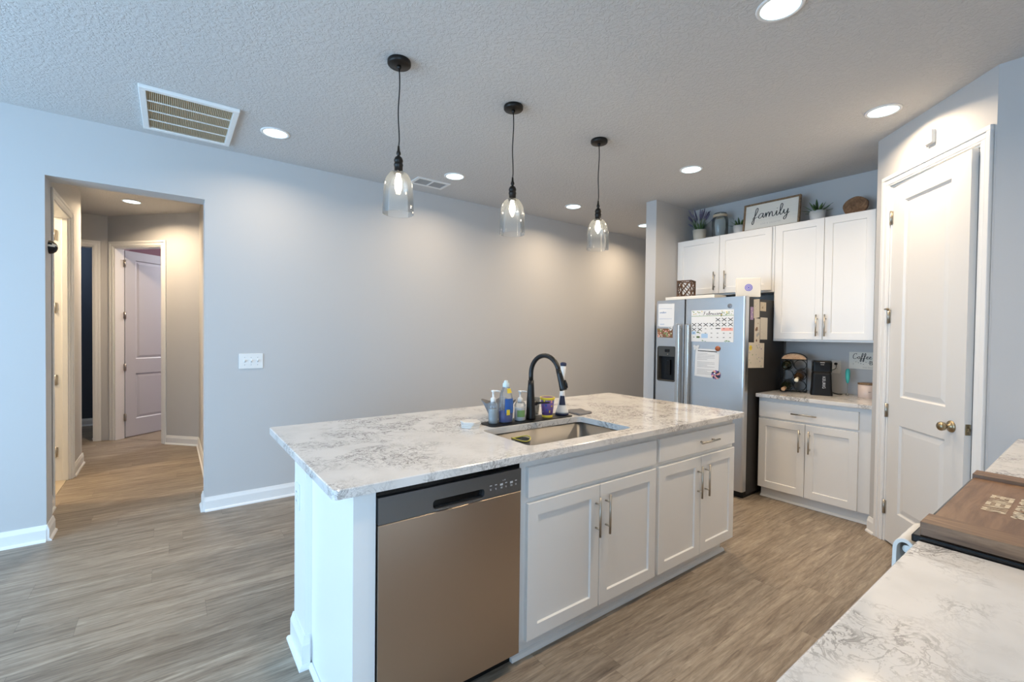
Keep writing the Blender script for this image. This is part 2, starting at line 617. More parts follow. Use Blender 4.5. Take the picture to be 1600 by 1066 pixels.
# handwriting: x-height 1, strokes in letter units
SCRIPT = {
    'f': (0.75, [[(-0.15, 0.05), (0.30, 0.75), (0.62, 1.75), (0.55, 2.25), (0.32, 1.9), (0.20, 0.8), (0.08, -0.6), (-0.08, -1.05), (-0.22, -0.7), (-0.02, -0.1), (0.35, 0.25), (0.75, 0.35)]]),
    'a': (1.05, [[(0.78, 0.80), (0.50, 1.0), (0.15, 0.65), (0.08, 0.2), (0.30, 0.0), (0.62, 0.35), (0.80, 0.95), (0.74, 0.35), (0.86, 0.02), (1.05, 0.3)]]),
    'm': (1.65, [[(0.0, 0.3), (0.16, 0.95), (0.20, 0.0)], [(0.20, 0.1), (0.40, 0.85), (0.58, 0.98), (0.66, 0.6), (0.66, 0.0)], [(0.66, 0.1), (0.88, 0.85), (1.06, 0.98), (1.14, 0.55), (1.18, 0.1), (1.35, 0.0), (1.65, 0.35)]]),
    'i': (0.5, [[(0.0, 0.35), (0.18, 0.95), (0.15, 0.2), (0.28, 0.0), (0.5, 0.3)], [(0.2, 1.40), (0.22, 1.50)]]),
    'l': (0.62, [[(0.0, 0.3), (0.35, 1.1), (0.52, 1.9), (0.36, 2.25), (0.22, 1.8), (0.16, 0.5), (0.30, 0.0), (0.62, 0.35)]]),
    'y': (1.0, [[(0.0, 0.35), (0.15, 0.95), (0.14, 0.35), (0.32, 0.05), (0.60, 0.45), (0.74, 0.98)], [(0.74, 0.98), (0.66, 0.1), (0.48, -0.8), (0.25, -1.05), (0.14, -0.75), (0.45, -0.25), (0.95, 0.3)]]),
    'C': (1.35, [[(1.10, 1.75), (0.95, 2.1), (0.55, 2.0), (0.15, 1.3), (0.08, 0.5), (0.38, 0.0), (0.85, 0.15), (1.30, 0.6)]]),
    'o': (0.95, [[(0.55, 0.95), (0.20, 0.8), (0.08, 0.35), (0.32, 0.0), (0.62, 0.25), (0.66, 0.75), (0.45, 0.95), (0.7, 0.8), (0.95, 0.8)]]),
    'e': (0.8, [[(0.0, 0.3), (0.40, 0.55), (0.52, 0.85), (0.32, 1.0), (0.12, 0.6), (0.18, 0.1), (0.45, 0.0), (0.8, 0.35)]]),
    'b': (0.85, [[(0.0, 0.3), (0.35, 1.2), (0.46, 2.0), (0.28, 2.2), (0.16, 1.4), (0.14, 0.2), (0.40, 0.0), (0.65, 0.4), (0.5, 0.85), (0.85, 0.75)]]),
    'r': (0.7, [[(0.0, 0.3), (0.18, 1.05), (0.35, 0.85), (0.48, 0.85), (0.40, 0.2), (0.70, 0.3)]]),
    'u': (0.95, [[(0.0, 0.35), (0.14, 0.95), (0.12, 0.25), (0.32, 0.02), (0.60, 0.4), (0.70, 0.95), (0.68, 0.25), (0.95, 0.3)]]),
    'd': (1.0, [[(0.7, 0.8), (0.45, 1.0), (0.12, 0.6), (0.12, 0.15), (0.34, 0.0), (0.62, 0.5), (0.80, 2.1), (0.72, 0.3), (1.0, 0.3)]]),
    'F': (1.2, [[(0.1, 2.0), (0.6, 2.1), (1.15, 2.0)], [(0.6, 2.05), (0.5, 1.0), (0.3, 0.05), (0.05, 0.1)], [(0.25, 1.1), (0.9, 1.15)]]),
    's': (0.7, [[(0.0, 0.2), (0.40, 1.0), (0.52, 0.4), (0.35, 0.0), (0.08, 0.12), (0.7, 0.35)]]),
    'n': (1.1, [[(0.0, 0.3), (0.16, 0.95), (0.20, 0.0)], [(0.20, 0.1), (0.42, 0.85), (0.60, 0.98), (0.68, 0.5), (0.72, 0.1), (0.86, 0.0), (1.1, 0.35)]]),
    't': (0.65, [[(0.0, 0.3), (0.30, 1.1), (0.34, 1.75), (0.24, 0.4), (0.36, 0.0), (0.65, 0.35)], [(0.08, 1.15), (0.55, 1.20)]]),
    'h': (1.05, [[(0.0, 0.3), (0.35, 1.2), (0.46, 2.0), (0.28, 2.2), (0.17, 1.4), (0.14, 0.0)], [(0.14, 0.1), (0.40, 0.85), (0.58, 0.95), (0.64, 0.45), (0.78, 0.0), (1.05, 0.35)]]),
    'v': (0.85, [[(0.0, 0.5), (0.14, 0.95), (0.28, 0.05), (0.58, 0.85), (0.66, 0.95), (0.85, 0.85)]]),
    ' ': (0.6, []),
}


def script_word(mb, word, u, v, size, T, d0, d1, pen=0.16, slope=0.0, total=None):
    W = sum(SCRIPT[c][0] for c in word)
    kx = (total / W) if total else size
    x = 0
    for c in word:
        w, st = SCRIPT[c]
        for q in st:
            pts = [((x + a[0]) * kx + u, (a[1]) * size + v + slope * ((x + a[0]) * kx)) for a in smooth_curve(q, 6)]
            mb.ribbon(pts, pen * size, d0, d1, T)
        x += w


def text_mb(mb, s, size, T, d0, d1, align='CENTER', sx=1.0, weight=0.0):
    cu = bpy.data.curves.new('t', 'FONT')
    cu.body = s
    cu.size = 1.0
    cu.align_x = align
    cu.align_y = 'CENTER'
    cu.offset = weight
    o = bpy.data.objects.new('t', cu)
    me = o.to_mesh()
    vs = [(v.co.x * size * sx, v.co.y * size) for v in me.vertices]
    for p in me.polygons:
        idx = list(p.vertices)
        mb.add([(*vs[i], d1) for i in idx], [tuple(range(len(idx)))], T)
    o.to_mesh_clear()
    bpy.data.objects.remove(o)
    bpy.data.curves.remove(cu)


# ---------------------------------------------------------------- shared shapes
def shaker(mb, T, u0, u1, v0, v1, w0, w1, rail=0.058, rec=0.009):
    i, e = rail, 0.004
    o = [(u0, v0), (u1, v0), (u1, v1), (u0, v1)]
    a = [(u0 + i, v0 + i), (u1 - i, v0 + i), (u1 - i, v1 - i), (u0 + i, v1 - i)]
    b = [(u0 + i + e, v0 + i + e), (u1 - i - e, v0 + i + e), (u1 - i - e, v1 - i - e), (u0 + i + e, v1 - i - e)]
    ch = 0.0015
    o2 = [(u0 + ch, v0 + ch), (u1 - ch, v0 + ch), (u1 - ch, v1 - ch), (u0 + ch, v1 - ch)]
    rings = [[(*p, w0) for p in o], [(*p, w1 - ch) for p in o], [(*p, w1) for p in o2], [(*p, w1) for p in a], [(*p, w1 - rec) for p in b]]
    mb.loft(rings, T, True, True, False)


def slab_front(mb, T, u0, u1, v0, v1, w0, w1):
    ch = 0.0018
    o = [(u0, v0), (u1, v0), (u1, v1), (u0, v1)]
    o2 = [(u0 + ch, v0 + ch), (u1 - ch, v0 + ch), (u1 - ch, v1 - ch), (u0 + ch, v1 - ch)]
    mb.loft([[(*p, w0) for p in o], [(*p, w1 - ch) for p in o], [(*p, w1) for p in o2]], T, True, True, False)


def bar_handle(parent, T, u, v, length, vertical=True, w=0.0):
    mb = MB()
    r, off = 0.0058, 0.030
    hl = length / 2
    if vertical:
        mb.tube([(u, v - hl, w + off), (u, v + hl, w + off)], r, 12, T)
        for d in (-hl * 0.62, hl * 0.62):
            mb.tube([(u, v + d, w - 0.001), (u, v + d, w + off)], 0.0045, 10, T)
    else:
        mb.tube([(u - hl, v, w + off), (u + hl, v, w + off)], r, 12, T)
        for d in (-hl * 0.62, hl * 0.62):
            mb.tube([(u + d, v, w - 0.001), (u + d, v, w + off)], 0.0045, 10, T)
    o = obj('handle', mb, 'nickel', parent)
    o['label'] = 'brushed nickel bar handle'
    return o


def panel_door(mb, T, u0, u1, v0, v1, w0, w1, panels):
    """moulded slab with sunken, raised-field panels on the front"""
    us = sorted({u0, u1, *[p[0] for p in panels], *[p[1] for p in panels]})
    vs = sorted({v0, v1, *[p[2] for p in panels], *[p[3] for p in panels]})
    for i in range(len(us) - 1):
        for j in range(len(vs) - 1):
            a, b, c, d = us[i], us[i + 1], vs[j], vs[j + 1]
            hit = [p for p in panels if p[0] <= a and b <= p[1] and p[2] <= c and d <= p[3]]
            q = lambda k, w: [(a + k, c + k, w), (b - k, c + k, w), (b - k, d - k, w), (a + k, d - k, w)]
            if hit:
                mb.loft([q(0, w1), q(0.010, w1 - 0.010), q(0.016, w1 - 0.011), q(0.045, w1 - 0.004)], T, True, False, False)
                mb.add(q(0.045, w1 - 0.004), [(0, 1, 2, 3)], T)
            else:
                mb.add(q(0, w1), [(0, 1, 2, 3)], T)
    o = [(u0, v0), (u1, v0), (u1, v1), (u0, v1)]
    mb.loft([[(*p, w1) for p in o], [(*p, w0) for p in o]], T, True, False, False)
    mb.add([(*p, w0) for p in o], [(0, 1, 2, 3)], T)


def casing(mb, T, u0, u1, v1, w=0.066, d=0.018, v0=0.0, left=True, right=True):
    """door casing profile around an opening u0..u1, top v1"""
    steps = ((0.0, w, d * 0.55), (w * 0.15, w * 0.55, d * 0.75), (w * 0.62, w, d))
    for a, b, t in steps:
        if left:
            mb.box(u0 - b, u0 - a, v0, v1 + a, -0.001, t, T)
        if right:
            mb.box(u1 + a, u1 + b, v0, v1 + a, -0.001, t, T)
        mb.box(u0 - b if left else u0, u1 + b if right else u1, v1 + a, v1 + b, -0.001, t, T)


def hinge(parent, T, u, v, w=0.0, name='hinge'):
    mb = MB()
    mb.box(u - 0.016, u + 0.016, v - 0.045, v + 0.045, w - 0.002, w + 0.003, T)
    mb.tube([(u, v - 0.048, w + 0.006), (u, v + 0.048, w + 0.006)], 0.0065, 10, T)
    o = obj(name, mb, 'nickel', parent)
    return o


def baseboard(name, segs, h=0.108, t=0.015, side=None):
    """segs: list of ((x0,y0),(x1,y1),(nx,ny)) runs on the wall face, n = into the room"""
    mb = MB()
    for (a, b, n) in segs:
        A, B, N = Vector((*a, 0)), Vector((*b, 0)), Vector((*n, 0)).normalized()
        prof = [(0, 0), (t + 0.012, 0), (t + 0.010, 0.010), (t, 0.018), (t, h * 0.72), (t * 0.65, h * 0.86), (t * 0.4, h), (0, h)]
        rings = [[tuple(Q + N * p[0] + Vector((0, 0, p[1]))) for p in prof] for Q in (A, B)]
        mb.loft(rings, None, True, True, False)
    return struct(name, mb, 'trim', label='white baseboard along the ' + side if side else None)


# ================================================================= THE SETTING
HX0, HX1 = -0.745, 0.275          # hall side walls
OX0, OX1, OZ = -0.659, 0.212, 2.417
WT = 0.19

mb = MB()
mb.box(-3.5, 7.2, -3.5, 10.6, -0.06, 0)
struct('floor', mb, 'floor', label='grey brown wood plank floor')
mb = MB()
mb.box(-3.5, 7.2, -3.5, 10.6, H, H + 0.06)
struct('ceiling', mb, 'ceiling', label='knockdown textured ceiling')

mb = MB()
mb.box(-3.4, OX0, YW, YW + WT, 0, H)
mb.box(OX1, 7.0, YW, YW + WT, 0, H)
mb.box(OX0, OX1, YW, YW + WT, OZ, H)
struct('wall_far', mb, 'wall', label='long grey far wall with hallway opening')
mb = MB()
mb.box(4.067, 7.0, 2.929, 3.055, 0, H)
struct('wall_stub', mb, 'wall', label='narrow stub wall left of the refrigerator')
mb = MB()
mb.box(XB, XB + 0.12, -0.5, 2.929, 0, H)
struct('wall_back', mb, 'wall', label='wall behind the refrigerator and coffee counter')
mb = MB()
mb.box(7.0, 7.1, 2.9, YW + WT, 0, H)
struct('wall_end', mb, 'wall', label='end wall of the passage beyond the refrigerator')
# diagonal pantry wall with the door opening
PS0, PS1, PZ = 0.150, 0.862, 2.46
mb = MB()
mb.box(0.0, PS0, 0, H, -0.11, 0, TP)
mb.box(PS1, 0.9475, 0, H, -0.11, 0, TP)
mb.box(PS0, PS1, PZ, H, -0.11, 0, TP)
mb.add([(4.0875, 1.0689, 0), (4.0875, 1.0689, H), (XB, 1.0689, H), (XB, 1.0689, 0), (XB, 0.98, 0), (XB, 0.98, H), (4.10, 0.98, H), (4.10, 0.98, 0)],
       [(0, 1, 2, 3), (7, 6, 5, 4), (0, 3, 4, 7), (1, 6, 5, 2), (0, 7, 6, 1), (3, 2, 5, 4)])
struct('wall_pantry', mb, 'wall', label='diagonal pantry wall around the tall pantry door')
mb = MB()
mb.box(XR, XR + 0.11, -0.36, 0.34, 0, H)
mb.add([(XR, .34, 0), (XR, .3984, 0), (XR + .09, .3984, 0), (XR + .11, .34, 0), (XR, .34, H), (XR, .3984, H), (XR + .09, .3984, H), (XR + .11, .34, H)],
       [(0, 1, 2, 3), (4, 5, 6, 7), (0, 1, 5, 4), (1, 2, 6, 5), (2, 3, 7, 6), (3, 0, 4, 7)])
struct('wall_counter_end', mb, 'wall', label='grey wall at the end of the right counter')
mb = MB()
mb.box(0.2, XB + 0.12, -0.5, -0.36, 0, H)
struct('wall_right', mb, 'wall', label='wall behind the stove counter')
mb = MB()
mb.box(0.2, 0.34, -3.3, -0.5, 0, H)
struct('wall_living', mb, 'wall', label='side wall of the living area')
y0, y1, z0, z1 = SLIDER
mb = MB()
mb.box(-3.4, -3.2, -3.3, y0, 0, H)
mb.box(-3.4, -3.2, y1, YW, 0, H)
mb.box(-3.4, -3.2, y0, y1, z1, H)
mb.box(-3.4, -3.2, y0, y1, 0, z0)
struct('wall_left', mb, 'wall', label='left wall with the sliding glass doors')
x0, x1, wz0, wz1 = REAR_FILL_WIN
mb = MB()
mb.box(-3.2, x0, -3.3, -3.2, 0, H)
mb.box(x1, 0.2, -3.3, -3.2, 0, H)
mb.box(x0, x1, -3.3, -3.2, wz1, H)
mb.box(x0, x1, -3.3, -3.2, 0, wz0)
struct('wall_rear', mb, 'wall', label='rear wall of the living area with an added window')
mb = MB()
n = 3
for i in range(n + 1):
    yy = y0 + (y1 - y0) * i / n
    a = min(max(yy - 0.04, y0), y1 - 0.08)
    mb.box(-3.33, -3.27, a, a + 0.08, z0, z1)
for zz in (z0, z1 - 0.08):
    mb.box(-3.329, -3.271, y0, y1, zz, zz + 0.08)
struct('window_1', mb, 'trim', label='white frame of the sliding glass doors')
mb = MB()
for i in range(4):
    xx = x0 + (x1 - x0) * i / 3
    a = min(max(xx - 0.03, x0), x1 - 0.06)
    mb.box(a, a + 0.06, -3.28, -3.22, wz0, wz1)
for zz in (wz0, wz1 - 0.06):
    mb.box(x0, x1, -3.279, -3.221, zz, zz + 0.06)
struct('window_rear_fill', mb, 'trim', label='white frame of the unseen rear window added for front light')

# ---- hallway
LD0, LD1, DZ = 5.05, 5.865, 2.44        # left hall door opening
mb = MB()
mb.box(HX0 - 0.115, HX0, YW + WT, LD0, 0, H)
mb.box(HX0 - 0.115, HX0, LD1, 6.50, 0, H)
mb.box(HX0 - 0.115, HX0, LD0, LD1, DZ, H)
struct('wall_hall_left', mb, 'wall', label='left wall of the hallway')
mb = MB()
mb.box(HX1, HX1 + 0.11, YW + WT, 6.69, 0, H)
struct('wall_hall_right', mb, 'wall', label='right wall of the hallway')
DA = Vector((HX1, 6.69, 0))
DD = Vector((-0.68, 0.733, 0)).normalized()
DNN = Vector((-DD.y, DD.x, 0))       # towards the viewer side (-x,-y)
if DNN.y > 0:
    DNN = -DNN


def TD(s, z, c):
    q = DA + DD * s + DNN * c
    return (q.x, q.y, z)


DL = 1.335
LV0, LV1 = 0.53, 1.24
mb = MB()
mb.box(0.0, LV0, 0, H, -0.115, 0, TD)
mb.box(LV1, DL, 0, H, -0.115, 0, TD)
mb.box(LV0, LV1, DZ, H, -0.115, 0, TD)
struct('wall_hall_diagonal', mb, 'wall', label='diagonal wall around the lavender door')
DB = DA + DD * DL
mb = MB()
BD0, BD1 = -1.56, -0.765
mb.box(-2.6, BD0, DB.y, DB.y + 0.115, 0, H)
mb.box(BD1, DB.x, DB.y, DB.y + 0.115, 0, H)
mb.box(BD0, BD1, DB.y, DB.y + 0.115, DZ, H)
struct('wall_hall_back', mb, 'wall', label='back wall of the hallway with the dark room doorway')
mb = MB()
mb.box(-2.7, -2.6, 4.43, 9.4, 0, H)
mb.box(-2.6, HX0 - 0.115, 6.40, 6.50, 0, H)
struct('wall_hall_side', mb, 'wall', label='side wall of the hallway turn')
# rooms beyond
mb = MB()
mb.box(-2.6, -0.66, 8.95, 9.05, 0, H)
mb.box(-0.775, -0.66, DB.y + 0.115, 8.95, 0, H)
struct('wall_blue', mb, 'blue_wall', label='dark blue wall of the room off the hallway')
mb = MB()
mb.box(-0.62, 2.6, 10.1, 10.2, 0, H)
mb.box(2.5, 2.6, 6.7, 10.1, 0, H)
mb.box(0.45, 2.5, 6.6, 6.7, 0, H)
mb.box(-0.65, -0.56, 7.95, 10.1, 0, H)
struct('wall_pink', mb, 'pink_wall', label='dusky pink wall of the room behind the lavender door')
mb = MB()
mb.add([TD(LV0 - .02, 0.003, -0.1), TD(LV1 + .02, 0.003, -0.1), (-0.55, 8.0, 0.003), (-0.55, 10.1, 0.003), (2.5, 10.1, 0.003), (2.5, 6.75, 0.003), (0.5, 6.75, 0.003)], [(0, 1, 2, 3, 4, 5, 6)])
mb.add([TD(LV0 - .02, 0.0005, -0.1), TD(LV1 + .02, 0.0005, -0.1), (-0.55, 8.0, 0.0005), (-0.55, 10.1, 0.0005), (2.5, 10.1, 0.0005), (2.5, 6.75, 0.0005), (0.5, 6.75, 0.0005)], [(6, 5, 4, 3, 2, 1, 0)])
struct('floor_carpet', mb, 'carpet', label='beige carpet of the pink room')
mb = MB()
mb.box(-2.6, HX0 - 0.03, LD0, LD1, 0.0005, 0.004)
struct('floor_tile', mb, 'tile', label='beige tile floor beyond the left hallway door')

# baseboards
baseboard('baseboard_far', [((-3.2, YW), (OX0, YW), (0, -1)), ((OX1, YW), (6.9, YW), (0, -1)),
                            ((OX0, YW - 0.012), (OX0, YW + WT), (1, 0)), ((OX1, YW - 0.012), (OX1, YW + WT), (-1, 0))], side='long far wall and the opening')
baseboard('baseboard_hall', [((HX0, YW + WT), (HX0, LD0 - 0.068), (1, 0)), ((HX0, LD1 + 0.068), (HX0, 6.50), (1, 0)), ((HX0 - 0.115, 6.50), (HX0 + 0.012, 6.50), (0, 1)),
                             ((HX1, YW + WT), (HX1, 6.69), (-1, 0)),
                             (TD(0, 0, 0)[:2], TD(LV0 - 0.068, 0, 0)[:2], tuple(DNN)[:2])], side='hallway walls')
baseboard('baseboard_blue', [((-0.775, DB.y + 0.14), (-0.775, 8.95), (-1, 0)), ((-2.6, 8.95), (-0.79, 8.95), (0, -1))], side='dark blue wall')
q0, q1 = TP(0, 0, 0), TP(PS0 - 0.07, 0, 0)
baseboard('baseboard_pantry', [(q0[:2], q1[:2], tuple(DN)[:2]), (TP(PS1 + 0.07, 0, 0)[:2], TP(0.947, 0, 0)[:2], tuple(DN)[:2])], side='pantry wall')

# casings
mb = MB()
casing(mb, TP, PS0, PS1, PZ, 0.072, 0.02)
for a, b in ((PS0, PS0 + 0.014), (PS1 - 0.014, PS1)):
    mb.box(a, b, 0, PZ, -0.11, 0.0, TP)
mb.box(PS0, PS1, PZ - 0.014, PZ, -0.11, 0.0, TP)
mb.box(PS0 + .014, PS1 - .014, PZ - 0.03, PZ - 0.0145, -0.075, -0.055, TP)
struct('trim_1', mb, 'trim', bevel=0.003, label='white casing of the pantry door')
TL = lambda u, v, w: (HX0 + w, u, v)
mb = MB()
casing(mb, TL, LD0, LD1, DZ, 0.066, 0.018)
mb.box(LD0, LD0 + 0.014, 0, DZ, -0.13, 0.0, TL)
mb.box(LD1 - 0.014, LD1, 0, DZ, -0.13, 0.0, TL)
mb.box(LD1 - 0.026, LD1 - 0.014, 0, DZ, -0.055, -0.015, TL)
mb.box(LD0, LD1, DZ - 0.014, DZ, -0.13, 0.0, TL)
tr2 = struct('trim_2', mb, 'trim', bevel=0.003, label='white casing of the left hallway door')
TLH = lambda u, v, w: (HX0 + u, LD1 - 0.014 - w, v)
for z in (0.27, 0.937, 1.60, 2.265):
    hinge(tr2, TLH, -0.10, z)
mb = MB()
casing(mb, TD, LV0, LV1, DZ, 0.066, 0.018)
mb.box(LV0, LV0 + 0.014, 0, DZ, -0.115, 0.0, TD)
mb.box(LV1 - 0.014, LV1, 0, DZ, -0.115, 0.0, TD)
mb.box(LV0, LV1, DZ - 0.014, DZ, -0.115, 0.0, TD)
struct('trim_3', mb, 'trim', bevel=0.003, label='white casing of the lavender door')
TB = lambda u, v, w: (u, DB.y - w, v)
mb = MB()
casing(mb, TB, BD0, BD1, DZ, 0.066, 0.018)
mb.box(BD1 - 0.014, BD1, 0, DZ, -0.115, 0.0, TB)
mb.box(BD0, BD0 + 0.014, 0, DZ, -0.115, 0.0, TB)
mb.box(BD0, BD1, DZ - 0.014, DZ, -0.115, 0.0, TB)
tr4 = struct('trim_4', mb, 'trim', bevel=0.003, label='white casing of the dark room doorway')
mb = MB()
mb.box(BD1 - 0.017, BD1 - 0.013, 0.885, 0.955, -0.07, -0.035, TB)
obj('strike_plate', mb, 'black_metal', tr4)

# ---- pantry door, a little ajar, hinged at its left edge
ang = math.radians(3.2)
PH = PS0 + 0.016


def TPD(u, v, w):
    """door frame: u from the hinge edge, w out of the face"""
    s = PH + u * math.cos(ang) - w * math.sin(ang) * 0
    c = -0.004 + u * math.sin(ang) + w
    return TP(s, v, c)


DWID = PS1 - PS0 - 0.034
mb = MB()
PF = [(0.125, 0.535, 1.018, 2.33), (0.125, 0.535, 0.234, 0.83)]
panel_door(mb, TPD, 0.0, DWID, 0.012, PZ - 0.018, -0.036, 0.0, PF)
d1 = struct('door_1', mb, 'door', label='tall white two panel pantry door, slightly ajar')
for z in (0.239, 0.912, 2.239):
    hinge(d1, TPD, -0.008, z, 0.002)
hinge(d1, TPD, -0.008, 1.56, 0.002)
mb = MB()
mb.tube([(-0.012, 1.612, 0.012), (0.0, 1.612, 0.03), (0.035, 1.612, 0.034)], 0.005, 8, TPD)
mb.tube([(-0.012, 1.612, 0.012), (-0.035, 1.612, 0.02)], 0.004, 8, TPD)
mb.lathe([(0.0, 0), (0.008, 0.0), (0.008, 0.01), (0, 0.01)], (0, 0, 0), 10, lambda a, b, c: TPD(-0.008 + a, 1.605 + c, 0.012 + b))
o = obj('hinge_pin_stop', mb, 'brass', d1)
mb = MB()
ku, kz = DWID - 0.093, 0.915
TK = lambda a, b, c: TPD(ku + a, kz + b, c)
mb.lathe([(0.0, -0.001), (0.034, -0.001), (0.034, 0.004), (0.028, 0.010), (0.012, 0.013), (0.011, 0.03), (0.015, 0.033), (0.023, 0.039), (0.0258, 0.050), (0.0235, 0.061), (0.015, 0.068), (0.0, 0.070)], (0, 0, 0), 28, TK)
o = obj('door_knob', mb, 'brass', d1)
o['label'] = 'antique brass round knob'
mb = MB()
mb.box(DWID - 0.001, DWID + 0.0015, kz - 0.03, kz + 0.03, -0.031, -0.005, TPD)
mb.box(DWID, DWID + 0.010, kz - 0.008, kz + 0.008, -0.026, -0.010, TPD)
obj('latch_plate', mb, 'brass', d1)

# ---- lavender hallway door, swung into the pink room
HP = Vector(TD(LV1 - 0.016, 0, -0.112))
LDIR = Vector((0.78, 0.626, 0)).normalized()
LNRM = Vector((LDIR.y, -LDIR.x, 0))


def TLV(u, v, w):
    q = HP + LDIR * (u + 0.012) + LNRM * w
    return (q.x, q.y, v)


mb = MB()
panel_door(mb, TLV, 0.0, 0.69, 0.012, DZ - 0.02, -0.036, 0.0, [(0.13, 0.56, 1.02, 2.31), (0.13, 0.56, 0.235, 0.83)])
d2 = struct('door_2', mb, simple('door_lavender', (0.60, 0.60, 0.63), 0.45), label='pale lavender two panel door at the end of the hallway')
for z in (0.272, 0.918, 1.586, 2.252):
    hinge(d2, TLV, -0.006, z, 0.002)

# ================================================================= LIGHT FITTINGS
def downlight(x, y, label, power=None, col=None):
    t = thing('recessed_light', (x, y, H), label, 'ceiling light', 'round recessed ceiling lights')
    mb = MB()
    mb.lathe([(0.094, -0.0005), (0.094, -0.004), (0.090, -0.007), (0.078, -0.007), (0.0765, -0.003), (0.0765, -0.0005)], (x, y, H), 40)
    obj('trim_ring', mb, 'trim', t)
    mb = MB()
    mb.lathe([(0.0, -0.0052), (0.0768, -0.0052)], (x, y, H), 40, cap=False)
    obj('diffuser', mb, 'lamp', t)
    ld = bpy.data.lights.new('lamp_light', 'AREA')
    ld.shape = 'DISK'
    ld.size = 0.15
    ld.spread = math.radians(155)
    ld.energy = (power if power is not None else DOWN_W)
    ld.color = col or DOWN_COL
    lo = bpy.data.objects.new('lamp_light', ld)
    lo.location = (0, 0, -0.02)
    lo.parent = t
    COL.objects.link(lo)
    return t


downlight(0.60, 3.65, 'recessed ceiling light beside the large return air grille', DOWN_W * 0.52)
downlight(2.055, 3.63, 'recessed ceiling light beside the small supply register', DOWN_W * 0.62)
downlight(3.571, 3.655, 'recessed ceiling light near the third pendant, by the far wall', DOWN_W * 0.8)
downlight(4.90, 3.70, 'recessed ceiling light half hidden behind the stub wall', DOWN_W * 0.9)
downlight(3.546, 2.213, 'recessed ceiling light in front of the refrigerator')
downlight(3.556, 0.91, 'recessed ceiling light in front of the pantry door')
downlight(2.092, 0.90, 'large recessed ceiling light cut by the top of the photo', DOWN_W * 1.1)
downlight(0.62, 0.90, 'unseen recessed ceiling light above the camera, added as warm fill', DOWN_W * 0.55)  # unseen light added on the ceiling grid to warm the right side
downlight(-0.343, 6.60, 'recessed ceiling light inside the hallway', 11.5, (1.0, 0.76, 0.50))


def pendant(x, y, label, ztop=2.257):
    t = thing('pendant_light', (x, y, H), label, 'pendant light', 'glass pendants above the island')
    mb = MB()
    mb.lathe([(0.0, 0.0), (0.058, 0.0), (0.060, -0.004), (0.060, -0.020), (0.055, -0.026), (0.012, -0.028), (0.0, -0.028)], (x, y, H), 40)
    mb.lathe([(0.011, -0.026), (0.011, -0.036), (0.006, -0.044), (0.0, -0.045)], (x, y, H), 16)
    obj('canopy', mb, 'bronze', t)
    mb = MB()
    mb.tube([(x + 0.0035 * math.sin(k * 0.7) * (k < 12), y, H - 0.04 - (H - 0.04 - ztop - 0.125) * k / 12) for k in range(13)], 0.0032, 8)
    obj('cord', mb, 'black', t)
    mb = MB()
    z = ztop
    mb.lathe([(0.0, 0.130), (0.005, 0.130), (0.007, 0.105), (0.010, 0.100), (0.012, 0.088), (0.007, 0.082), (0.008, 0.078), (0.018, 0.070), (0.0235, 0.056), (0.0235, 0.050), (0.0215, 0.048), (0.0215, 0.038),
              (0.024, 0.035), (0.024, 0.028), (0.022, 0.025), (0.0225, -0.002), (0.026, -0.006), (0.026, -0.014), (0.014, -0.016), (0.0, -0.016)], (x, y, z), 28)
    obj('socket', mb, 'bronze', t)
    mb = MB()
    prof = [(0.024, 0.0), (0.036, -0.006), (0.050, -0.019), (0.062, -0.038), (0.0705, -0.063), (0.0755, -0.095), (0.0780, -0.135), (0.0795, -0.180), (0.0805, -0.222)]
    inner = [(r - 0.0022, zz) for r, zz in prof[::-1]]
    mb.lathe(prof + [(0.0805, -0.224), (0.0783, -0.224)] + inner, (x, y, z), 48, cap=False)
    o = obj('glass_shade', mb, 'glass', t)
    o['label'] = 'clear glass bell shade'
    mb = MB()
    mb.lathe([(0.0, -0.094), (0.008, -0.092), (0.016, -0.083), (0.0195, -0.070), (0.018, -0.054), (0.013, -0.038), (0.011, -0.022), (0.011, -0.016)], (x, y, z), 24)
    obj('bulb', mb, 'bulb', t)


pendant(0.956, 2.283, 'leftmost and largest looking of the three glass pendants')
pendant(1.709, 2.291, 'middle of the three glass pendants, above the faucet')
pendant(2.498, 2.300, 'rightmost of the three glass pendants, nearest the refrigerator')

# unseen ceiling lamps added to light the rooms off the hallway
def room_lamp(x, y, w, col, label):
    t = thing('unseen_fill_lamp', (x, y, H), label, 'ceiling light')
    mb = MB()
    mb.lathe([(0.0, 0), (0.15, 0), (0.15, -0.02), (0.13, -0.05), (0.08, -0.07), (0, -0.075)], (x, y, H), 32)
    obj('shade', mb, 'white_pl', t)
    ld = bpy.data.lights.new('lamp_light', 'POINT')
    ld.energy = w
    ld.color = col
    ld.shadow_soft_size = 0.12
    lo = bpy.data.objects.new('lamp_light', ld)
    lo.location = (0, 0, -0.22)
    lo.parent = t
    COL.objects.link(lo)


room_lamp(1.1, 8.4, 46, (0.93, 0.95, 1.0), 'unseen lamp added to light the pink room behind the lavender door')
room_lamp(-1.6, 8.4, 9, (0.72, 0.85, 1.0), 'unseen lamp added to light the dark blue room')
room_lamp(-1.7, 5.4, 50, (1.0, 0.78, 0.50), 'unseen lamp added to light the room beyond the left hallway door')

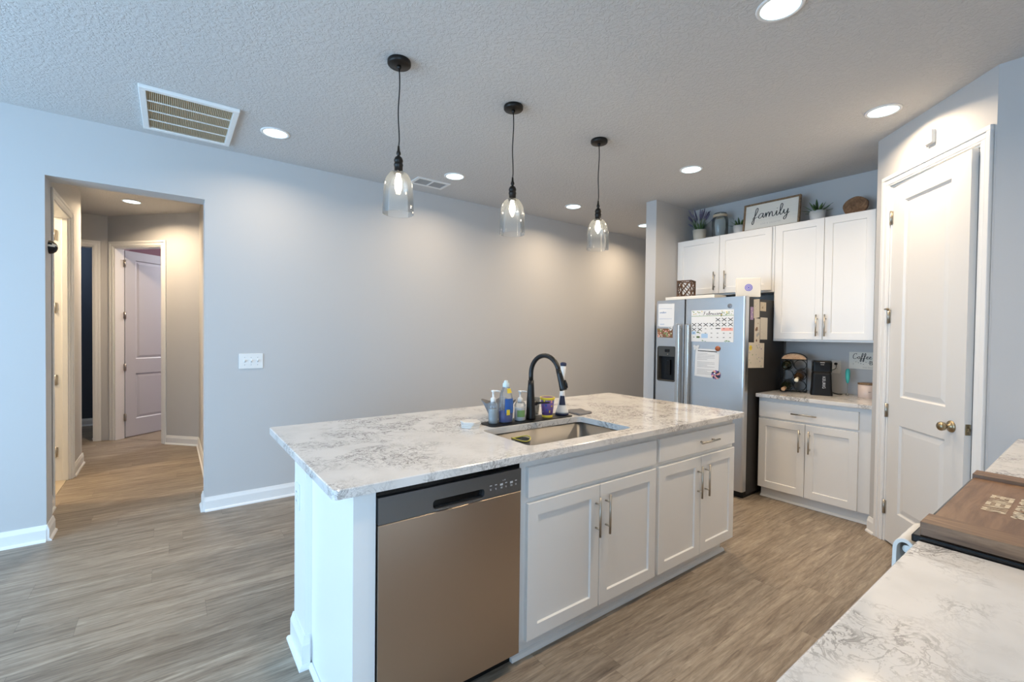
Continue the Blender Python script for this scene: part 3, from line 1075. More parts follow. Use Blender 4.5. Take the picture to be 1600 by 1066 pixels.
# return air grille
def return_grille():
    x0, x1, y0, y1 = -0.150, 0.358, 3.405, 4.095
    t = thing('return_air_grille', ((x0 + x1) / 2, (y0 + y1) / 2, H), 'large white return air grille with brown filter in the ceiling', 'air vent')
    mb = MB()
    z0 = H - 0.022
    w = 0.035
    for a, b, c, d in ((x0, x1, y0, y0 + w), (x0, x1, y1 - w, y1), (x0, x0 + w, y0 + w, y1 - w), (x1 - w, x1, y0 + w, y1 - w)):
        mb.box(a, b, c, d, z0, H)
    obj('frame', mb, 'trim', t, bevel=0.004)
    mb = MB()
    mb.box(x0 + w, x1 - w, y0 + w, y1 - w, H - 0.004, H - 0.001)
    obj('filter', mb, 'filter', t)
    mb = MB()
    nsl = 46
    for i in range(nsl):
        xx = x0 + w + (x1 - x0 - 2 * w) * (i + 0.5) / nsl
        mb.add([(xx - 0.0035, y0 + w, H - 0.005), (xx - 0.002, y0 + w, H - 0.005), (xx + 0.003, y0 + w, H - 0.015), (xx + 0.0015, y0 + w, H - 0.015),
                (xx - 0.0035, y1 - w, H - 0.005), (xx - 0.002, y1 - w, H - 0.005), (xx + 0.003, y1 - w, H - 0.015), (xx + 0.0015, y1 - w, H - 0.015)],
               [(0, 1, 2, 3), (4, 5, 6, 7), (0, 1, 5, 4), (1, 2, 6, 5), (2, 3, 7, 6), (3, 0, 4, 7)])
    obj('louvres', mb, 'louvre', t)
    for k in range(1, 4):
        yy = y0 + w + (y1 - y0 - 2 * w) * k / 4
        mb = MB()
        mb.box(x0 + w, x1 - w, yy - 0.0035, yy + 0.0035, z0 + 0.004, H - 0.010)
        obj('crossbar', mb, 'trim', t)


return_grille()


def register():
    x0, x1, y0, y1 = 1.80, 2.135, 3.845, 4.043
    t = thing('supply_register', ((x0 + x1) / 2, (y0 + y1) / 2, H), 'small two section supply register in the ceiling by the far wall', 'air vent')
    mb = MB()
    w = 0.028
    z0 = H - 0.008
    xm = (x0 + x1) / 2
    for a, b, c, d in ((x0, x1, y0, y0 + w), (x0, x1, y1 - w, y1), (x0, x0 + w, y0 + w, y1 - w), (x1 - w, x1, y0 + w, y1 - w), (xm - 0.008, xm + 0.008, y0 + w, y1 - w)):
        mb.box(a, b, c, d, z0, H)
    obj('frame', mb, 'trim', t)
    for a, b in ((x0 + w, xm - 0.008), (xm + 0.008, x1 - w)):
        mb = MB()
        mb.box(a, b, y0 + w, y1 - w, H - 0.0015, H - 0.0005)
        for i in range(9):
            yy = y0 + w + (y1 - y0 - 2 * w) * (i + 0.5) / 9
            mb.box(a, b, yy - 0.0045, yy + 0.002, H - 0.006, H - 0.002)
        obj('louvre_bank', mb, M['ink_grey'], t)


register()

# ================================================================= WALL PLATES
def switch_plate():
    x0, x1, z0, z1 = 0.440, 0.611, 1.102, 1.225
    t = thing('light_switch', ((x0 + x1) / 2, YW, z0), 'white triple toggle switch plate on the far wall', 'light switch')
    T = front_y(YW)
    mb = MB()
    mb.rbox(x0, x1, z0, z1, -0.0, 0.006, 0.006, T)
    obj('plate', mb, 'white_pl', t, bevel=0.002)
    for k in range(3):
        u = x0 + (x1 - x0) * (0.23 + 0.27 * k)
        mb = MB()
        zc = (z0 + z1) / 2
        mb.add([(u - 0.005, zc - 0.011, 0.006), (u + 0.005, zc - 0.011, 0.006), (u + 0.005, zc + 0.011, 0.006), (u - 0.005, zc + 0.011, 0.006),
                (u - 0.004, zc + 0.002, 0.020), (u + 0.004, zc + 0.002, 0.020), (u + 0.004, zc + 0.010, 0.018), (u - 0.004, zc + 0.010, 0.018)],
               [(0, 1, 2, 3), (4, 5, 6, 7), (0, 1, 5, 4), (1, 2, 6, 5), (2, 3, 7, 6), (3, 0, 4, 7)], T)
        obj('toggle', mb, 'white_pl', t)
    for k in range(3):
        u = x0 + (x1 - x0) * (0.23 + 0.27 * k)
        for dz in (0.03, -0.03):
            mb = MB()
            mb.lathe([(0.003, 0.0055), (0.003, 0.0068), (0.0, 0.007)], (u, (z0 + z1) / 2 + dz, 0), 10, T)
            obj('screw', mb, 'ink_grey', t)


switch_plate()


def outlet(T, u, v, w, loc, label, face='white_pl'):
    t = thing('wall_outlet', loc, label, 'outlet')
    mb = MB()
    mb.rbox(u - 0.035, u + 0.035, v - 0.0575, v + 0.0575, w, w + 0.006, 0.005, T)
    obj('plate', mb, face, t, bevel=0.0015)
    for dv in (0.02, -0.02):
        mb = MB()
        mb.rbox(u - 0.0165, u + 0.0165, v + dv - 0.0145, v + dv + 0.0145, w + 0.005, w + 0.0085, 0.008, T)
        for du in (-0.0065, 0.0065):
            mb.k = 1
            mb.box(u + du - 0.0012, u + du + 0.0012, v + dv - 0.002, v + dv + 0.007, w + 0.0084, w + 0.0088, T)
            mb.k = 0
        obj('receptacle', mb, ['ink_grey' if face != 'white_pl' else face, 'ink'], t)
    return t


TPW = lambda u, v, w: (0.452 - w, u, v)
outlet(TPW, 2.165, 0.682, 0.0, (0.452, 2.165, 0.62), 'white outlet high on the left end of the island half wall')
mb = MB()
TBW = lambda u, v, w: (-0.775 - w, u, v)
mb.rbox(8.14, 8.22, 1.10, 1.22, 0, 0.006, 0.006, TBW)
mb.box(8.17, 8.19, 1.145, 1.175, 0.005, 0.012, TBW)
tag(obj('light_switch', mb, 'white_pl', loc=(-0.775, 8.18, 1.16)), 'white switch plate on the dark blue wall of the hallway room', 'light switch')
mb = MB()
TJ = lambda u, v, w: (OX0 + w, u, v)
mb.loft([[(4.365 + 0.043 * r * math.cos(2 * PI * i / 20), 1.962 + 0.045 * r * math.sin(2 * PI * i / 20), z) for i in range(20)] for r, z in ((1.0, 0.0), (1.0, 0.008), (0.9, 0.02), (0.66, 0.034), (0.3, 0.042), (0.02, 0.044))], TJ)
for f in range(len(mb.f)):
    zc = sum(mb.v[i][2] for i in mb.f[f]) / len(mb.f[f])
    mb.mi[f] = 1 if zc > 1.985 else (2 if abs(zc - 1.972) < 0.006 else 0)
tag(obj('wall_ornament', mb, ['black', 'brass', 'beige_paper'], loc=(OX0, 4.365, 1.962)), 'small round black and brown ornament on the left jamb of the hallway opening', 'ornament')
# door sensor / light box over the pantry door
mb = MB()
mb.rbox(0.478, 0.538, 2.603, 2.685, 0.0, 0.028, 0.006, TP)
t = thing('door_chime', TP(0.5, 2.6, 0), 'small white box on the wall above the pantry door', 'wall box')
obj('body', mb, 'cyan_led', t, bevel=0.004)
mb = MB()
mb.rbox(0.462, 0.476, 2.612, 2.672, 0.0, 0.022, 0.004, TP)
obj('magnet', mb, 'cyan_led', t, bevel=0.003)

# ================================================================= ISLAND
ZC = 0.914
CT = 0.032
IX0, IX1, IY0, IY1 = 0.406, 3.018, 1.4616, 2.6218
SK = (1.276, 1.988, 1.558, 1.955)      # sink cut-out
FY = 1.487                             # front face of doors
T = front_y(FY)


def counter_with_hole():
    mb = MB()
    O = mb.rrect(IX0, IX1, IY0, IY1, 0.018, 6)
    I = mb.rrect(SK[0], SK[1], SK[2], SK[3], 0.035, 6)
    e = 0.003
    O2 = mb.rrect(IX0 + e, IX1 - e, IY0 + e, IY1 - e, 0.016, 6)
    zb = ZC - CT
    rings = [[(*p, zb) for p in I], [(*p, zb) for p in O], [(*p, ZC - e) for p in O], [(*p, ZC) for p in O2], [(*p, ZC) for p in I], [(*p, zb) for p in I]]
    mb.loft(rings, None, True, False, False)
    return mb


o = obj('countertop', counter_with_hole(), 'quartz', loc=(1.7, 2.04, ZC - CT))
tag(o, 'large white and grey veined quartz island countertop around the sink', 'countertop')

# half wall at the seating side, with baseboards
t = thing('island_half_wall', (0.452, 2.03, 0), 'white half wall carrying the back of the island', 'half wall')
mb = MB()
mb.box(0.452, 2.945, 2.03, 2.237, 0, ZC - CT - 0.0005)
obj('core', mb, 'trim', t)
mb = MB()


def base_run(mb, pts, h, tk):
    """profile swept round corners (plan points, outward to the right of travel)"""
    prof = [(0, 0), (tk + 0.014, 0), (tk + 0.013, 0.008), (tk + 0.008, 0.016), (tk, 0.019), (tk, h * 0.74), (tk * 0.6, h * 0.88), (tk * 0.35, h), (0, h)]
    rings = []
    for i, p in enumerate(pts):
        P = Vector((*p, 0))
        d0 = (P - Vector((*pts[i - 1], 0))).normalized() if i > 0 else None
        d1 = (Vector((*pts[i + 1], 0)) - P).normalized() if i < len(pts) - 1 else None
        d0 = d0 or d1
        d1 = d1 or d0
        n0, n1 = Vector((d0.y, -d0.x, 0)), Vector((d1.y, -d1.x, 0))
        nb = n0 + n1
        nb = nb / max(nb.dot(n0), 1e-6)
        rings.append([tuple(P + nb * a + Vector((0, 0, z))) for a, z in prof])
    mb.loft(rings, None, True, True, False)


base_run(mb, [(2.945, 2.237), (0.452, 2.237), (0.452, 2.03)][::-1] if False else [(0.47, 2.03), (0.452, 2.03), (0.452, 2.237), (2.945, 2.237)][::-1], 0.13, 0.014)
o = obj('baseboard', mb, 'trim', t)

t = thing('island_end_panel', (0.478, 1.51, 0), 'white flat panel closing the left end of the island beside the dishwasher', 'end panel')
mb = MB()
mb.box(0.478, 0.496, FY + 0.004, 2.03, 0, ZC - CT - 0.0005)
obj('panel', mb, 'cab', t)
mb = MB()
mb.box(0.496, 0.553, FY + 0.004, FY + 0.022, 0, ZC - CT - 0.0005)
obj('stile', mb, 'cab', t)
mb = MB()
base_run(mb, [(0.478, 2.012), (0.478, FY + 0.004), (0.553, FY + 0.004)], 0.018, 0.003)
obj('shoe_moulding', mb, 'trim', t)

# dishwasher
t = thing('dishwasher', (0.86, 1.8, 0), 'stainless steel dishwasher with dark control strip under the island countertop', 'dishwasher')
DX0, DX1 = 0.558, 1.167
mb = MB()
mb.box(DX0 + 0.004, DX1 - 0.004, FY + 0.034, 2.02, 0.10, 0.872)
obj('tub', mb, 'black', t)
mb = MB()
mb.k = 0
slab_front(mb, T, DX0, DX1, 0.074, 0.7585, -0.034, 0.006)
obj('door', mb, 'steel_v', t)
# control panel with pocket handle
mb = MB()
pu0, pu1, pv0, pv1 = 0.762, 0.985, 0.770, 0.803
N = mb.rrect(pu0, pu1, pv0, pv1, 0.012, 5)
O = [(DX0, 0.7605), (DX1, 0.7605), (DX1, 0.853), (DX0, 0.853)]
Or = mb.rrect(DX0, DX1, 0.7605, 0.853, 0.002, 5)
rings = [[(*p, -0.034) for p in Or], [(*p, 0.006) for p in Or], [(*p, 0.006) for p in N], [(*p, -0.014) for p in N]]
mb.loft(rings, T, True, True, False)
cp = obj('control_panel', mb, 'dw_panel', t)
mb = MB()
for k in range(6):
    u = 1.010 + 0.025 * k
    w = 0.014 if k in (2, 4) else 0.010
    mb.box(u, u + w, 0.800 if k in (2, 4) else 0.806, 0.808 if k in (2, 4) else 0.809, 0.0060, 0.0064, T)
    mb.box(u + 0.001, u + w - 0.002, 0.793, 0.7945, 0.0060, 0.0064, T)
    mb.box(u + 0.002, u + w - 0.002, 0.789, 0.7905, 0.0060, 0.0064, T)
mb.box(1.082, 1.086, 0.818, 0.822, 0.006, 0.0064, T)
mb.box(1.072, 1.078, 0.8185, 0.820, 0.006, 0.0064, T)
obj('button_marks', mb, 'print', cp)
mb = MB()
mb.tube(smooth_curve([(pu0 + 0.012, pv0 - 0.003, 0.007), (0.87, pv0 - 0.006, 0.010), (pu1 - 0.012, pv0 - 0.003, 0.007)]), 0.0016, 8, T)
obj('handle_lip', mb, 'dw_panel', cp)
mb = MB()
mb.prism(mb.rrect(pu0 + 0.001, pu1 - 0.001, pv0 + 0.001, pv1 - 0.001, 0.0115, 5), -0.0139, -0.0125, T)
obj('pocket_shade', mb, 'black_gloss', cp)  # black plate stands in for the shade inside the pocket
mb = MB()
mb.box(DX0, DX1, 0.8535, 0.870, -0.034, -0.006, T)
mb.box(DX0 + 0.006, DX1 - 0.006, 0.866, 0.872, -0.006, 0.001, T)
obj('top_strip', mb, 'black_gloss', t)
mb = MB()
mb.box(DX0, DX1, 0.0, 0.072, -0.075, -0.06, T)
obj('toe_panel', mb, 'black', t)


def carcass(t, T, u0, u1, v0, v1, depth, frame_cols, frame_rows, toe=True, name_top=False):
    """open box behind the doors, with a face frame at w=-0.02"""
    mb = MB()
    w1, w0 = -0.0205, -depth
    mb.box(u0, u0 + 0.018, v0, v1, w0, w1, T)
    mb.box(u1 - 0.018, u1, v0, v1, w0, w1, T)
    mb.box(u0 + 0.018, u1 - 0.018, v0, v0 + 0.018, w0, w1, T)
    mb.box(u0 + 0.018, u1 - 0.018, v0 + 0.018, v1, w0, w0 + 0.008, T)
    if name_top:
        mb.box(u0 + 0.018, u1 - 0.018, v1 - 0.018, v1, w0, w1, T)
    for a, b in frame_cols:
        mb.box(a, b, v0, v1, w1 - 0.018, w1 + 0.0004, T)
    for a, b in frame_rows:
        mb.box(u0, u1, a, b, w1 - 0.017, w1 + 0.0002, T)
    return obj('carcass', mb, 'cab', t)


def toe_kick(t, mb):
    return obj('toe_kick', mb, 'trim', t)


# sink base cabinet
t = thing('sink_base_cabinet', (1.65, 1.75, 0), 'white island sink cabinet with two doors under a false drawer front', 'cabinet')
SU0, SU1 = 1.174, 2.118
carcass(t, T, SU0, SU1, 0.095, ZC - CT - 0.0005, 0.54, [(SU0, SU0 + 0.04), (SU1 - 0.016, SU1)], [(0.095, 0.115), (0.69, 0.72), (0.843, 0.881)])
mb = MB()
slab_front(mb, T, 1.212, 2.104, 0.714, 0.845, -0.02, 0.0)
obj('false_drawer_front', mb, 'cab', t)
for a, b, hu in ((1.212, 1.656, 1.660 - 0.042), (1.660, 2.104, 1.70)):
    mb = MB()
    shaker(mb, T, a, b, 0.098, 0.690, -0.02, 0.0)
    d = obj('door', mb, 'cab', t)
    bar_handle(d, T, hu + 0.012 if a < 1.5 else hu, 0.545, 0.19)
mb = MB()
mb.box(SU0, 2.118, 0, 0.095, -0.080, -0.062, T)
mb.prism([(0, 0), (0.020, 0), (0.019, 0.006), (0.013, 0.015), (0.004, 0.019), (0, 0.019)], 1.168, 2.118, lambda a, b, c: (c, FY + 0.062 - a, b))
toe_kick(t, mb)

# drawer cabinet
t = thing('drawer_base_cabinet', (2.53, 1.75, 0), 'white island cabinet with one drawer above two doors, nearest the refrigerator', 'cabinet')
RU0, RU1 = 2.1185, 2.945
carcass(t, T, RU0, RU1, 0.095, ZC - CT - 0.0005, 0.54, [(RU0, RU0 + 0.014), (RU1 - 0.014, RU1)], [(0.095, 0.115), (0.69, 0.72), (0.843, 0.881)])
mb = MB()
slab_front(mb, T, 2.132, 2.938, 0.718, 0.845, -0.02, 0.0)
d = obj('drawer', mb, 'cab', t)
bar_handle(d, T, 2.600, 0.779, 0.20, False)
for a, b, hu in ((2.132, 2.543, 2.512), (2.547, 2.938, 2.580)):
    mb = MB()
    shaker(mb, T, a, b, 0.098, 0.690, -0.02, 0.0)
    d = obj('door', mb, 'cab', t)
    bar_handle(d, T, hu + (0.0 if a < 2.5 else 0.012), 0.545, 0.19)
mb = MB()
mb.box(RU0, 2.895, 0, 0.095, -0.080, -0.062, T)
mb.prism([(0, 0), (0.020, 0), (0.019, 0.006), (0.013, 0.015), (0.004, 0.019), (0, 0.019)], RU0, 2.915, lambda a, b, c: (c, FY + 0.062 - a, b))
toe_kick(t, mb)

# sink
t = thing('kitchen_sink', (1.632, 1.757, 0.67), 'undermount stainless steel sink set in the island', 'sink')
mb = MB()
zr = ZC - CT - 0.001
g = 0.004
a0, a1, b0, b1 = SK[0] - g, SK[1] + g, SK[2] - g, SK[3] + g
R0 = mb.rrect(a0 - 0.012, a1 + 0.012, b0 - 0.012, b1 + 0.012, 0.045, 6)
R1 = mb.rrect(a0, a1, b0, b1, 0.03, 6)
R2 = mb.rrect(a0 + 0.003, a1 - 0.003, b0 + 0.003, b1 - 0.003, 0.03, 6)
R3 = mb.rrect(a0 + 0.012, a1 - 0.012, b0 + 0.012, b1 - 0.012, 0.03, 6)
R4 = mb.rrect(a0 + 0.03, a1 - 0.03, b0 + 0.03, b1 - 0.03, 0.02, 6)
zb = 0.665
rings = [[(*p, zr) for p in R0], [(*p, zr) for p in R1], [(*p, zb + 0.02) for p in R2], [(*p, zb + 0.004) for p in R3], [(*p, zb) for p in R4]]
mb.loft(rings, None, True, False, True)
mb.add([(*p, zb) for p in R4], [tuple(range(len(R4)))])
R0b = [(*p, zr - 0.002) for p in R0]
R1b = mb.rrect(a0 - 0.003, a1 + 0.003, b0 - 0.003, b1 + 0.003, 0.032, 6)
mb.loft([[(*p, zr) for p in R0], R0b, [(*p, zr - 0.002) for p in R1b], [(*p, zb - 0.003) for p in R1b]], None, True, False, True)
mb.add([(*p, zb - 0.003) for p in R1b], [tuple(range(len(R1b)))])
obj('basin', mb, 'steel_s', t)
mb = MB()
mb.lathe([(0.045, 0.0006), (0.043, 0.003), (0.034, 0.003), (0.030, 0.001), (0.0, 0.001)], (1.632, 1.80, zb), 32)
obj('drain', mb, 'nickel', t)

# yellow rimmed plastic cup standing in the sink
t = thing('plastic_cup', (1.468, 1.868, zb), 'clear plastic cup with yellow rim standing in the sink', 'cup')
mb = MB()
cc = (1.468, 1.868, zb)
mb.lathe([(0.0, 0.001), (0.038, 0.001), (0.050, 0.196), (0.0485, 0.196), (0.0365, 0.004), (0.0, 0.004)], cc, 28)
obj('body', mb, 'plastic_green', t)
mb = MB()
mb.tube([(cc[0] + 0.0495 * math.cos(a), cc[1] + 0.0495 * math.sin(a), zb + 0.199 + 0.006 * math.cos(2 * a)) for a in [2 * PI * i / 32 for i in range(32)]], 0.0032, 8, closed=True)
mb.tube([(cc[0] - 0.047, cc[1], zb + 0.19), (cc[0] - 0.072, cc[1] - 0.01, zb + 0.18), (cc[0] - 0.072, cc[1] - 0.01, zb + 0.10), (cc[0] - 0.046, cc[1], zb + 0.085)], 0.004, 8)
obj('rim', mb, simple('yellow_plastic', (0.55, 0.50, 0.08), 0.4), t)

# black faucet on the deck
FB = (1.672, 2.040)
t = thing('kitchen_faucet', (FB[0], FB[1], ZC), 'tall matte black pull down faucet arching over the sink', 'faucet')
mb = MB()
zM = ZC + 0.004
mb.lathe([(0.0, 0.001), (0.030, 0.001), (0.030, 0.008), (0.027, 0.030), (0.024, 0.10), (0.0185, 0.19), (0.0165, 0.225), (0.0, 0.226)], (FB[0], FB[1], zM), 28)
obj('body', mb, 'black_metal', t)
mb = MB()
ux, uy = 0.10, -0.995         # direction of the arch in plan
zc0 = zM + 0.22
rad = 0.108
pts = [(FB[0], FB[1], zc0), (FB[0], FB[1], zc0 + 0.03)]
for i in range(0, 17):
    a = math.radians(180 - i * 165 / 16)
    d = rad + rad * math.cos(a)
    pts.append((FB[0] + ux * d, FB[1] + uy * d, zc0 + 0.045 + rad * math.sin(a)))
obj('spout', MB().tube(pts, 0.0135, 16), 'black_metal', t)
e1, e0 = Vector(pts[-1]), Vector(pts[-2])
dr = (e1 - e0).normalized()
mb = MB()
mb.tube([tuple(e1 - dr * 0.01), tuple(e1 + dr * 0.02), tuple(e1 + dr * 0.06), tuple(e1 + dr * 0.104), tuple(e1 + dr * 0.108)], [0.0145, 0.0155, 0.0175, 0.021, 0.019], 20)
sh = obj('spray_head', mb, 'black_metal', t)
mb = MB()
bq = e1 + dr * 0.075 + Vector((0.012, -0.018, 0.003))
mb.tube([tuple(bq - dr * 0.022), tuple(bq), tuple(bq + dr * 0.022)], [0.004, 0.008, 0.005], 10)
obj('spray_button', mb, 'black', sh)
mb = MB()
hp = Vector((FB[0], FB[1], zM + 0.088))
mb.tube([tuple(hp), tuple(hp + Vector((0.040, -0.006, 0.002)))], 0.013, 14)
mb.tube([tuple(hp + Vector((0.034, -0.005, 0.0015))), tuple(hp + Vector((0.060, -0.020, 0.004))), tuple(hp + Vector((0.098, -0.055, 0.006)))], [0.010, 0.006, 0.0045], 10)
obj('lever', mb, 'black_metal', t)

# black mat behind the sink
mb = MB()
mb.rbox(1.358, 1.962, 1.972, 2.112, ZC, ZC + 0.004, 0.035)
tag(obj('sink_mat', mb, 'black', loc=(1.66, 2.04, ZC)), 'long black silicone mat behind the sink', 'mat')


def dispenser(x, y, r, h, label, liq, level, pump='white_pl', label_col=None, facing=(-0.62, -0.78)):
    z = ZC + 0.004
    t = thing('soap_dispenser', (x, y, z), label, 'soap dispenser')
    mb = MB()
    mb.lathe([(0.0, 0.0), (r * 0.94, 0.0), (r, 0.006), (r, h * 0.80), (r * 0.86, h * 0.91), (0.013, h * 0.98), (0.012, h), (0.0, h)], (x, y, z), 28)
    obj('bottle', mb, 'plastic_clear', t)
    mb = MB()
    mb.lathe([(0.0, 0.003), (r * 0.93, 0.003), (r * 0.95, 0.008), (r * 0.95, level), (0.0, level)], (x, y, z), 28)
    obj('soap', mb, liq, t)
    mb = MB()
    mb.lathe([(0.0, h - 0.012), (0.0145, h - 0.012), (0.0145, h + 0.014), (0.008, h + 0.020), (0.0055, h + 0.021), (0.0055, h + 0.048), (0.011, h + 0.050), (0.011, h + 0.058), (0.0, h + 0.060)], (x, y, z), 20)
    mb.tube([(x, y, z + h + 0.055), (x + 0.02, y - 0.012, z + h + 0.055), (x + 0.034, y - 0.020, z + h + 0.050)], 0.0045, 8)
    obj('pump', mb, pump, t)
    if label_col:
        mb = MB()
        pts = []
        a0 = math.atan2(facing[1], facing[0])
        rr = r + 0.0006
        ring = lambda zz, q: [(x + q * math.cos(a0 + 0.95 * k / 8), y + q * math.sin(a0 + 0.95 * k / 8), zz) for k in range(-4, 9)]
        lo, hi = ring(z + h * 0.22, rr), ring(z + h * 0.56, rr)
        vs = lo + hi
        nn = len(lo)
        mb.add(vs, [(i, i + 1, nn + i + 1, nn + i) for i in range(nn - 1)], None, True)
        obj('front_label', mb, label_col, t)
    return t


dispenser(1.412, 2.046, 0.0265, 0.125, 'leftmost pump bottle on the mat, clear with pale soap', 'clear_liq', 0.080)
dispenser(1.592, 2.038, 0.033, 0.112, 'white soap pump bottle with a green label, beside the faucet', 'white_liq', 0.072, label_col='green')
# blue dish soap
bx_, by_ = 1.493, 2.040
z = ZC + 0.004
t = thing('dish_soap_bottle', (bx_, by_, z), 'tall clear bottle of blue dish soap with yellow tag', 'bottle')
mb = MB()
prof = [(0.0, 0.0), (0.040, 0.0), (0.044, 0.008), (0.045, 0.06), (0.044, 0.115), (0.037, 0.160), (0.026, 0.188), (0.017, 0.200), (0.0, 0.200)]
mb.lathe(prof, (bx_, by_, z), 30, sx=1.0, sy=0.72)
obj('bottle', mb, 'plastic_clear', t)
mb = MB()
mb.lathe([(0.0, 0.003), (0.038, 0.003), (0.042, 0.01), (0.043, 0.068), (0.0, 0.068)], (bx_, by_, z), 30, sx=1.0, sy=0.70)
obj('soap', mb, 'blue_liq', t)
mb = MB()
mb.lathe([(0.0175, 0.194), (0.0185, 0.200), (0.0185, 0.216), (0.012, 0.222), (0.010, 0.232), (0.0, 0.234)], (bx_, by_, z), 20)
obj('cap', mb, simple('pale_cap', (0.60, 0.72, 0.74), 0.35), t)


def wrap(mb, a0, a1, z0, z1, rfun, cx, cy, zb_, sy=0.72, n=8, push=0.0012):
    lo, hi = [], []
    rows = 6
    grid = []
    for j in range(rows + 1):
        zz = z0 + (z1 - z0) * j / rows
        r = rfun(zz) + push
        grid.append([(cx + r * math.cos(a0 + (a1 - a0) * i / n), cy + sy * r * math.sin(a0 + (a1 - a0) * i / n) - push * 0.5, zb_ + zz) for i in range(n + 1)])
    vs = [p for g_ in grid for p in g_]
    fs = [(j * (n + 1) + i, j * (n + 1) + i + 1, (j + 1) * (n + 1) + i + 1, (j + 1) * (n + 1) + i) for j in range(rows) for i in range(n)]
    mb.add(vs, fs, None, True)


def rprof(zz, pf=prof):
    for (r0, a), (r1, b) in zip(pf[1:-1], pf[2:]):
        if a <= zz <= b and b > a:
            return r0 + (r1 - r0) * (zz - a) / (b - a)
    return 0.045


mb = MB()
wrap(mb, math.radians(-125), math.radians(-30), 0.055, 0.135, rprof, bx_, by_, z)
mb.k = 1
wrap(mb, math.radians(-112), math.radians(-86), 0.045, 0.075, rprof, bx_, by_, z, push=0.002)
obj('front_label', mb, ['blue_label', 'yellow'], t)
mb = MB()
wrap(mb, math.radians(-105), math.radians(-45), 0.165, 0.190, rprof, bx_, by_, z, push=0.002)
obj('neck_tag', mb, 'yellow', t)

# purple patterned cup with yellow rims (plain pattern of blobs)
t = thing('patterned_cup', (1.797, 2.036, z), 'purple patterned plastic cup with yellow rim and base', 'cup')
cc = (1.797, 2.036, z)
cr = lambda zz: 0.030 + (0.0425 - 0.030) * zz / 0.118
mb = MB()
mb.lathe([(0.0, 0.0), (0.030, 0.0), (0.0425, 0.118), (0.0405, 0.118), (0.0285, 0.003), (0.0, 0.003)], cc, 32)
cb = obj('body', mb, 'purple', t)
mb = MB()
mb.lathe([(0.0303, 0.001), (cr(0.014) + 0.0008, 0.012), (cr(0.014), 0.014)], cc, 32, cap=False)
obj('base_band', mb, 'yellow', t)
mb = MB()
mb.lathe([(cr(0.108) + 0.0008, 0.104), (0.0438, 0.112), (0.0445, 0.118), (0.0425, 0.120), (0.0405, 0.118)], cc, 32, cap=False)
obj('rim_band', mb, 'yellow', t)
rnd = random.Random(3)
mb = MB()
for k in range(46):
    a = rnd.uniform(0, 2 * PI)
    zz = rnd.uniform(0.02, 0.098)
    w = rnd.uniform(0.10, 0.26)
    h = rnd.uniform(0.006, 0.018)
    mb.k = rnd.choice([0, 0, 1, 2, 3, 3])
    wrap(mb, a, a + w, zz, min(zz + h, 0.104), cr, *cc, sy=1.0, n=3, push=0.0006 + 0.00015 * (k % 4))
obj('pattern', mb, [simple('lilac_print', (0.40, 0.36, 0.60), 0.5), 'yellow', 'pink', 'blue_label'], cb)

# dish brush in its white cone stand
t = thing('dish_brush', (1.925, 2.045, z), 'white and navy dish brush standing in a white cone holder behind the faucet head', 'brush')
cc = (1.925, 2.045, z)
mb = MB()
mb.lathe([(0.0, 0.0), (0.041, 0.0), (0.042, 0.008), (0.039, 0.012), (0.0, 0.012)], cc, 28)
obj('foot', mb, 'navy', t)
mb = MB()
mb.lathe([(0.0, 0.012), (0.040, 0.012), (0.039, 0.022), (0.030, 0.045), (0.022, 0.080), (0.016, 0.125), (0.0125, 0.165), (0.0, 0.165)], cc, 28)
st = obj('stand', mb, 'white_pl', t)
mb = MB()
wrap(mb, math.radians(-175), math.radians(-85), 0.062, 0.118, lambda q: 0.0262 - (q - 0.062) * 0.165, *cc, sy=1.0, n=8, push=0.0012)
obj('navy_band', mb, 'navy', st)
mb = MB()
mb.tube([(cc[0], cc[1], cc[2] + 0.16), (cc[0] + 0.004, cc[1] + 0.003, cc[2] + 0.22), (cc[0] + 0.010, cc[1] + 0.006, cc[2] + 0.26), (cc[0] + 0.013, cc[1] + 0.007, cc[2] + 0.302)], [0.009, 0.011, 0.016, 0.017], 16)
obj('handle', mb, 'white_pl', t)
mb = MB()
mb.tube([(cc[0] + 0.013, cc[1] + 0.007, cc[2] + 0.298), (cc[0] + 0.014, cc[1] + 0.0075, cc[2] + 0.314), (cc[0] + 0.015, cc[1] + 0.008, cc[2] + 0.320)], [0.0185, 0.0195, 0.014], 16)
obj('handle_cap', mb, 'navy', t)

# clear tumbler behind the faucet
mb = MB()
mb.lathe([(0.0, 0.0), (0.032, 0.0), (0.038, 0.10), (0.0365, 0.10), (0.0305, 0.006), (0.0, 0.006)], (1.808, 2.175, ZC), 28)
tag(obj('glass_tumbler', mb, 'glass_jar', loc=(1.808, 2.175, ZC)), 'clear glass tumbler behind the faucet', 'glass')

# grey cloth bowl with pointed corners behind the bottles
mb = MB()
cxg, cyg = 1.560, 2.205
rings = []
for lvl, (hw, zz, pt) in enumerate(((0.045, 0.0, 0.0), (0.058, 0.012, 0.2), (0.075, 0.055, 0.6), (0.088, 0.088, 1.0))):
    ring = []
    for i in range(48):
        a = 2 * PI * i / 48
        c4 = abs(math.cos(2 * (a - PI / 4)))
        k = hw * (1 + 0.30 * pt * (c4 ** 2.5))
        ring.append((cxg + k * math.cos(a), cyg + k * 0.8 * math.sin(a), ZC + zz + 0.018 * pt * (c4 ** 2.5)))
    rings.append(ring)
inner = [[(cxg + (p[0] - cxg) * 0.965, cyg + (p[1] - cyg) * 0.965, p[2] + 0.002) for p in r] for r in rings[::-1]]
mb.loft(rings + inner, None, True, True, True)
tag(obj('fabric_bowl', mb, 'grey_cloth', loc=(cxg, cyg, ZC)), 'grey fabric bowl with pointed corners behind the soap bottles', 'bowl')

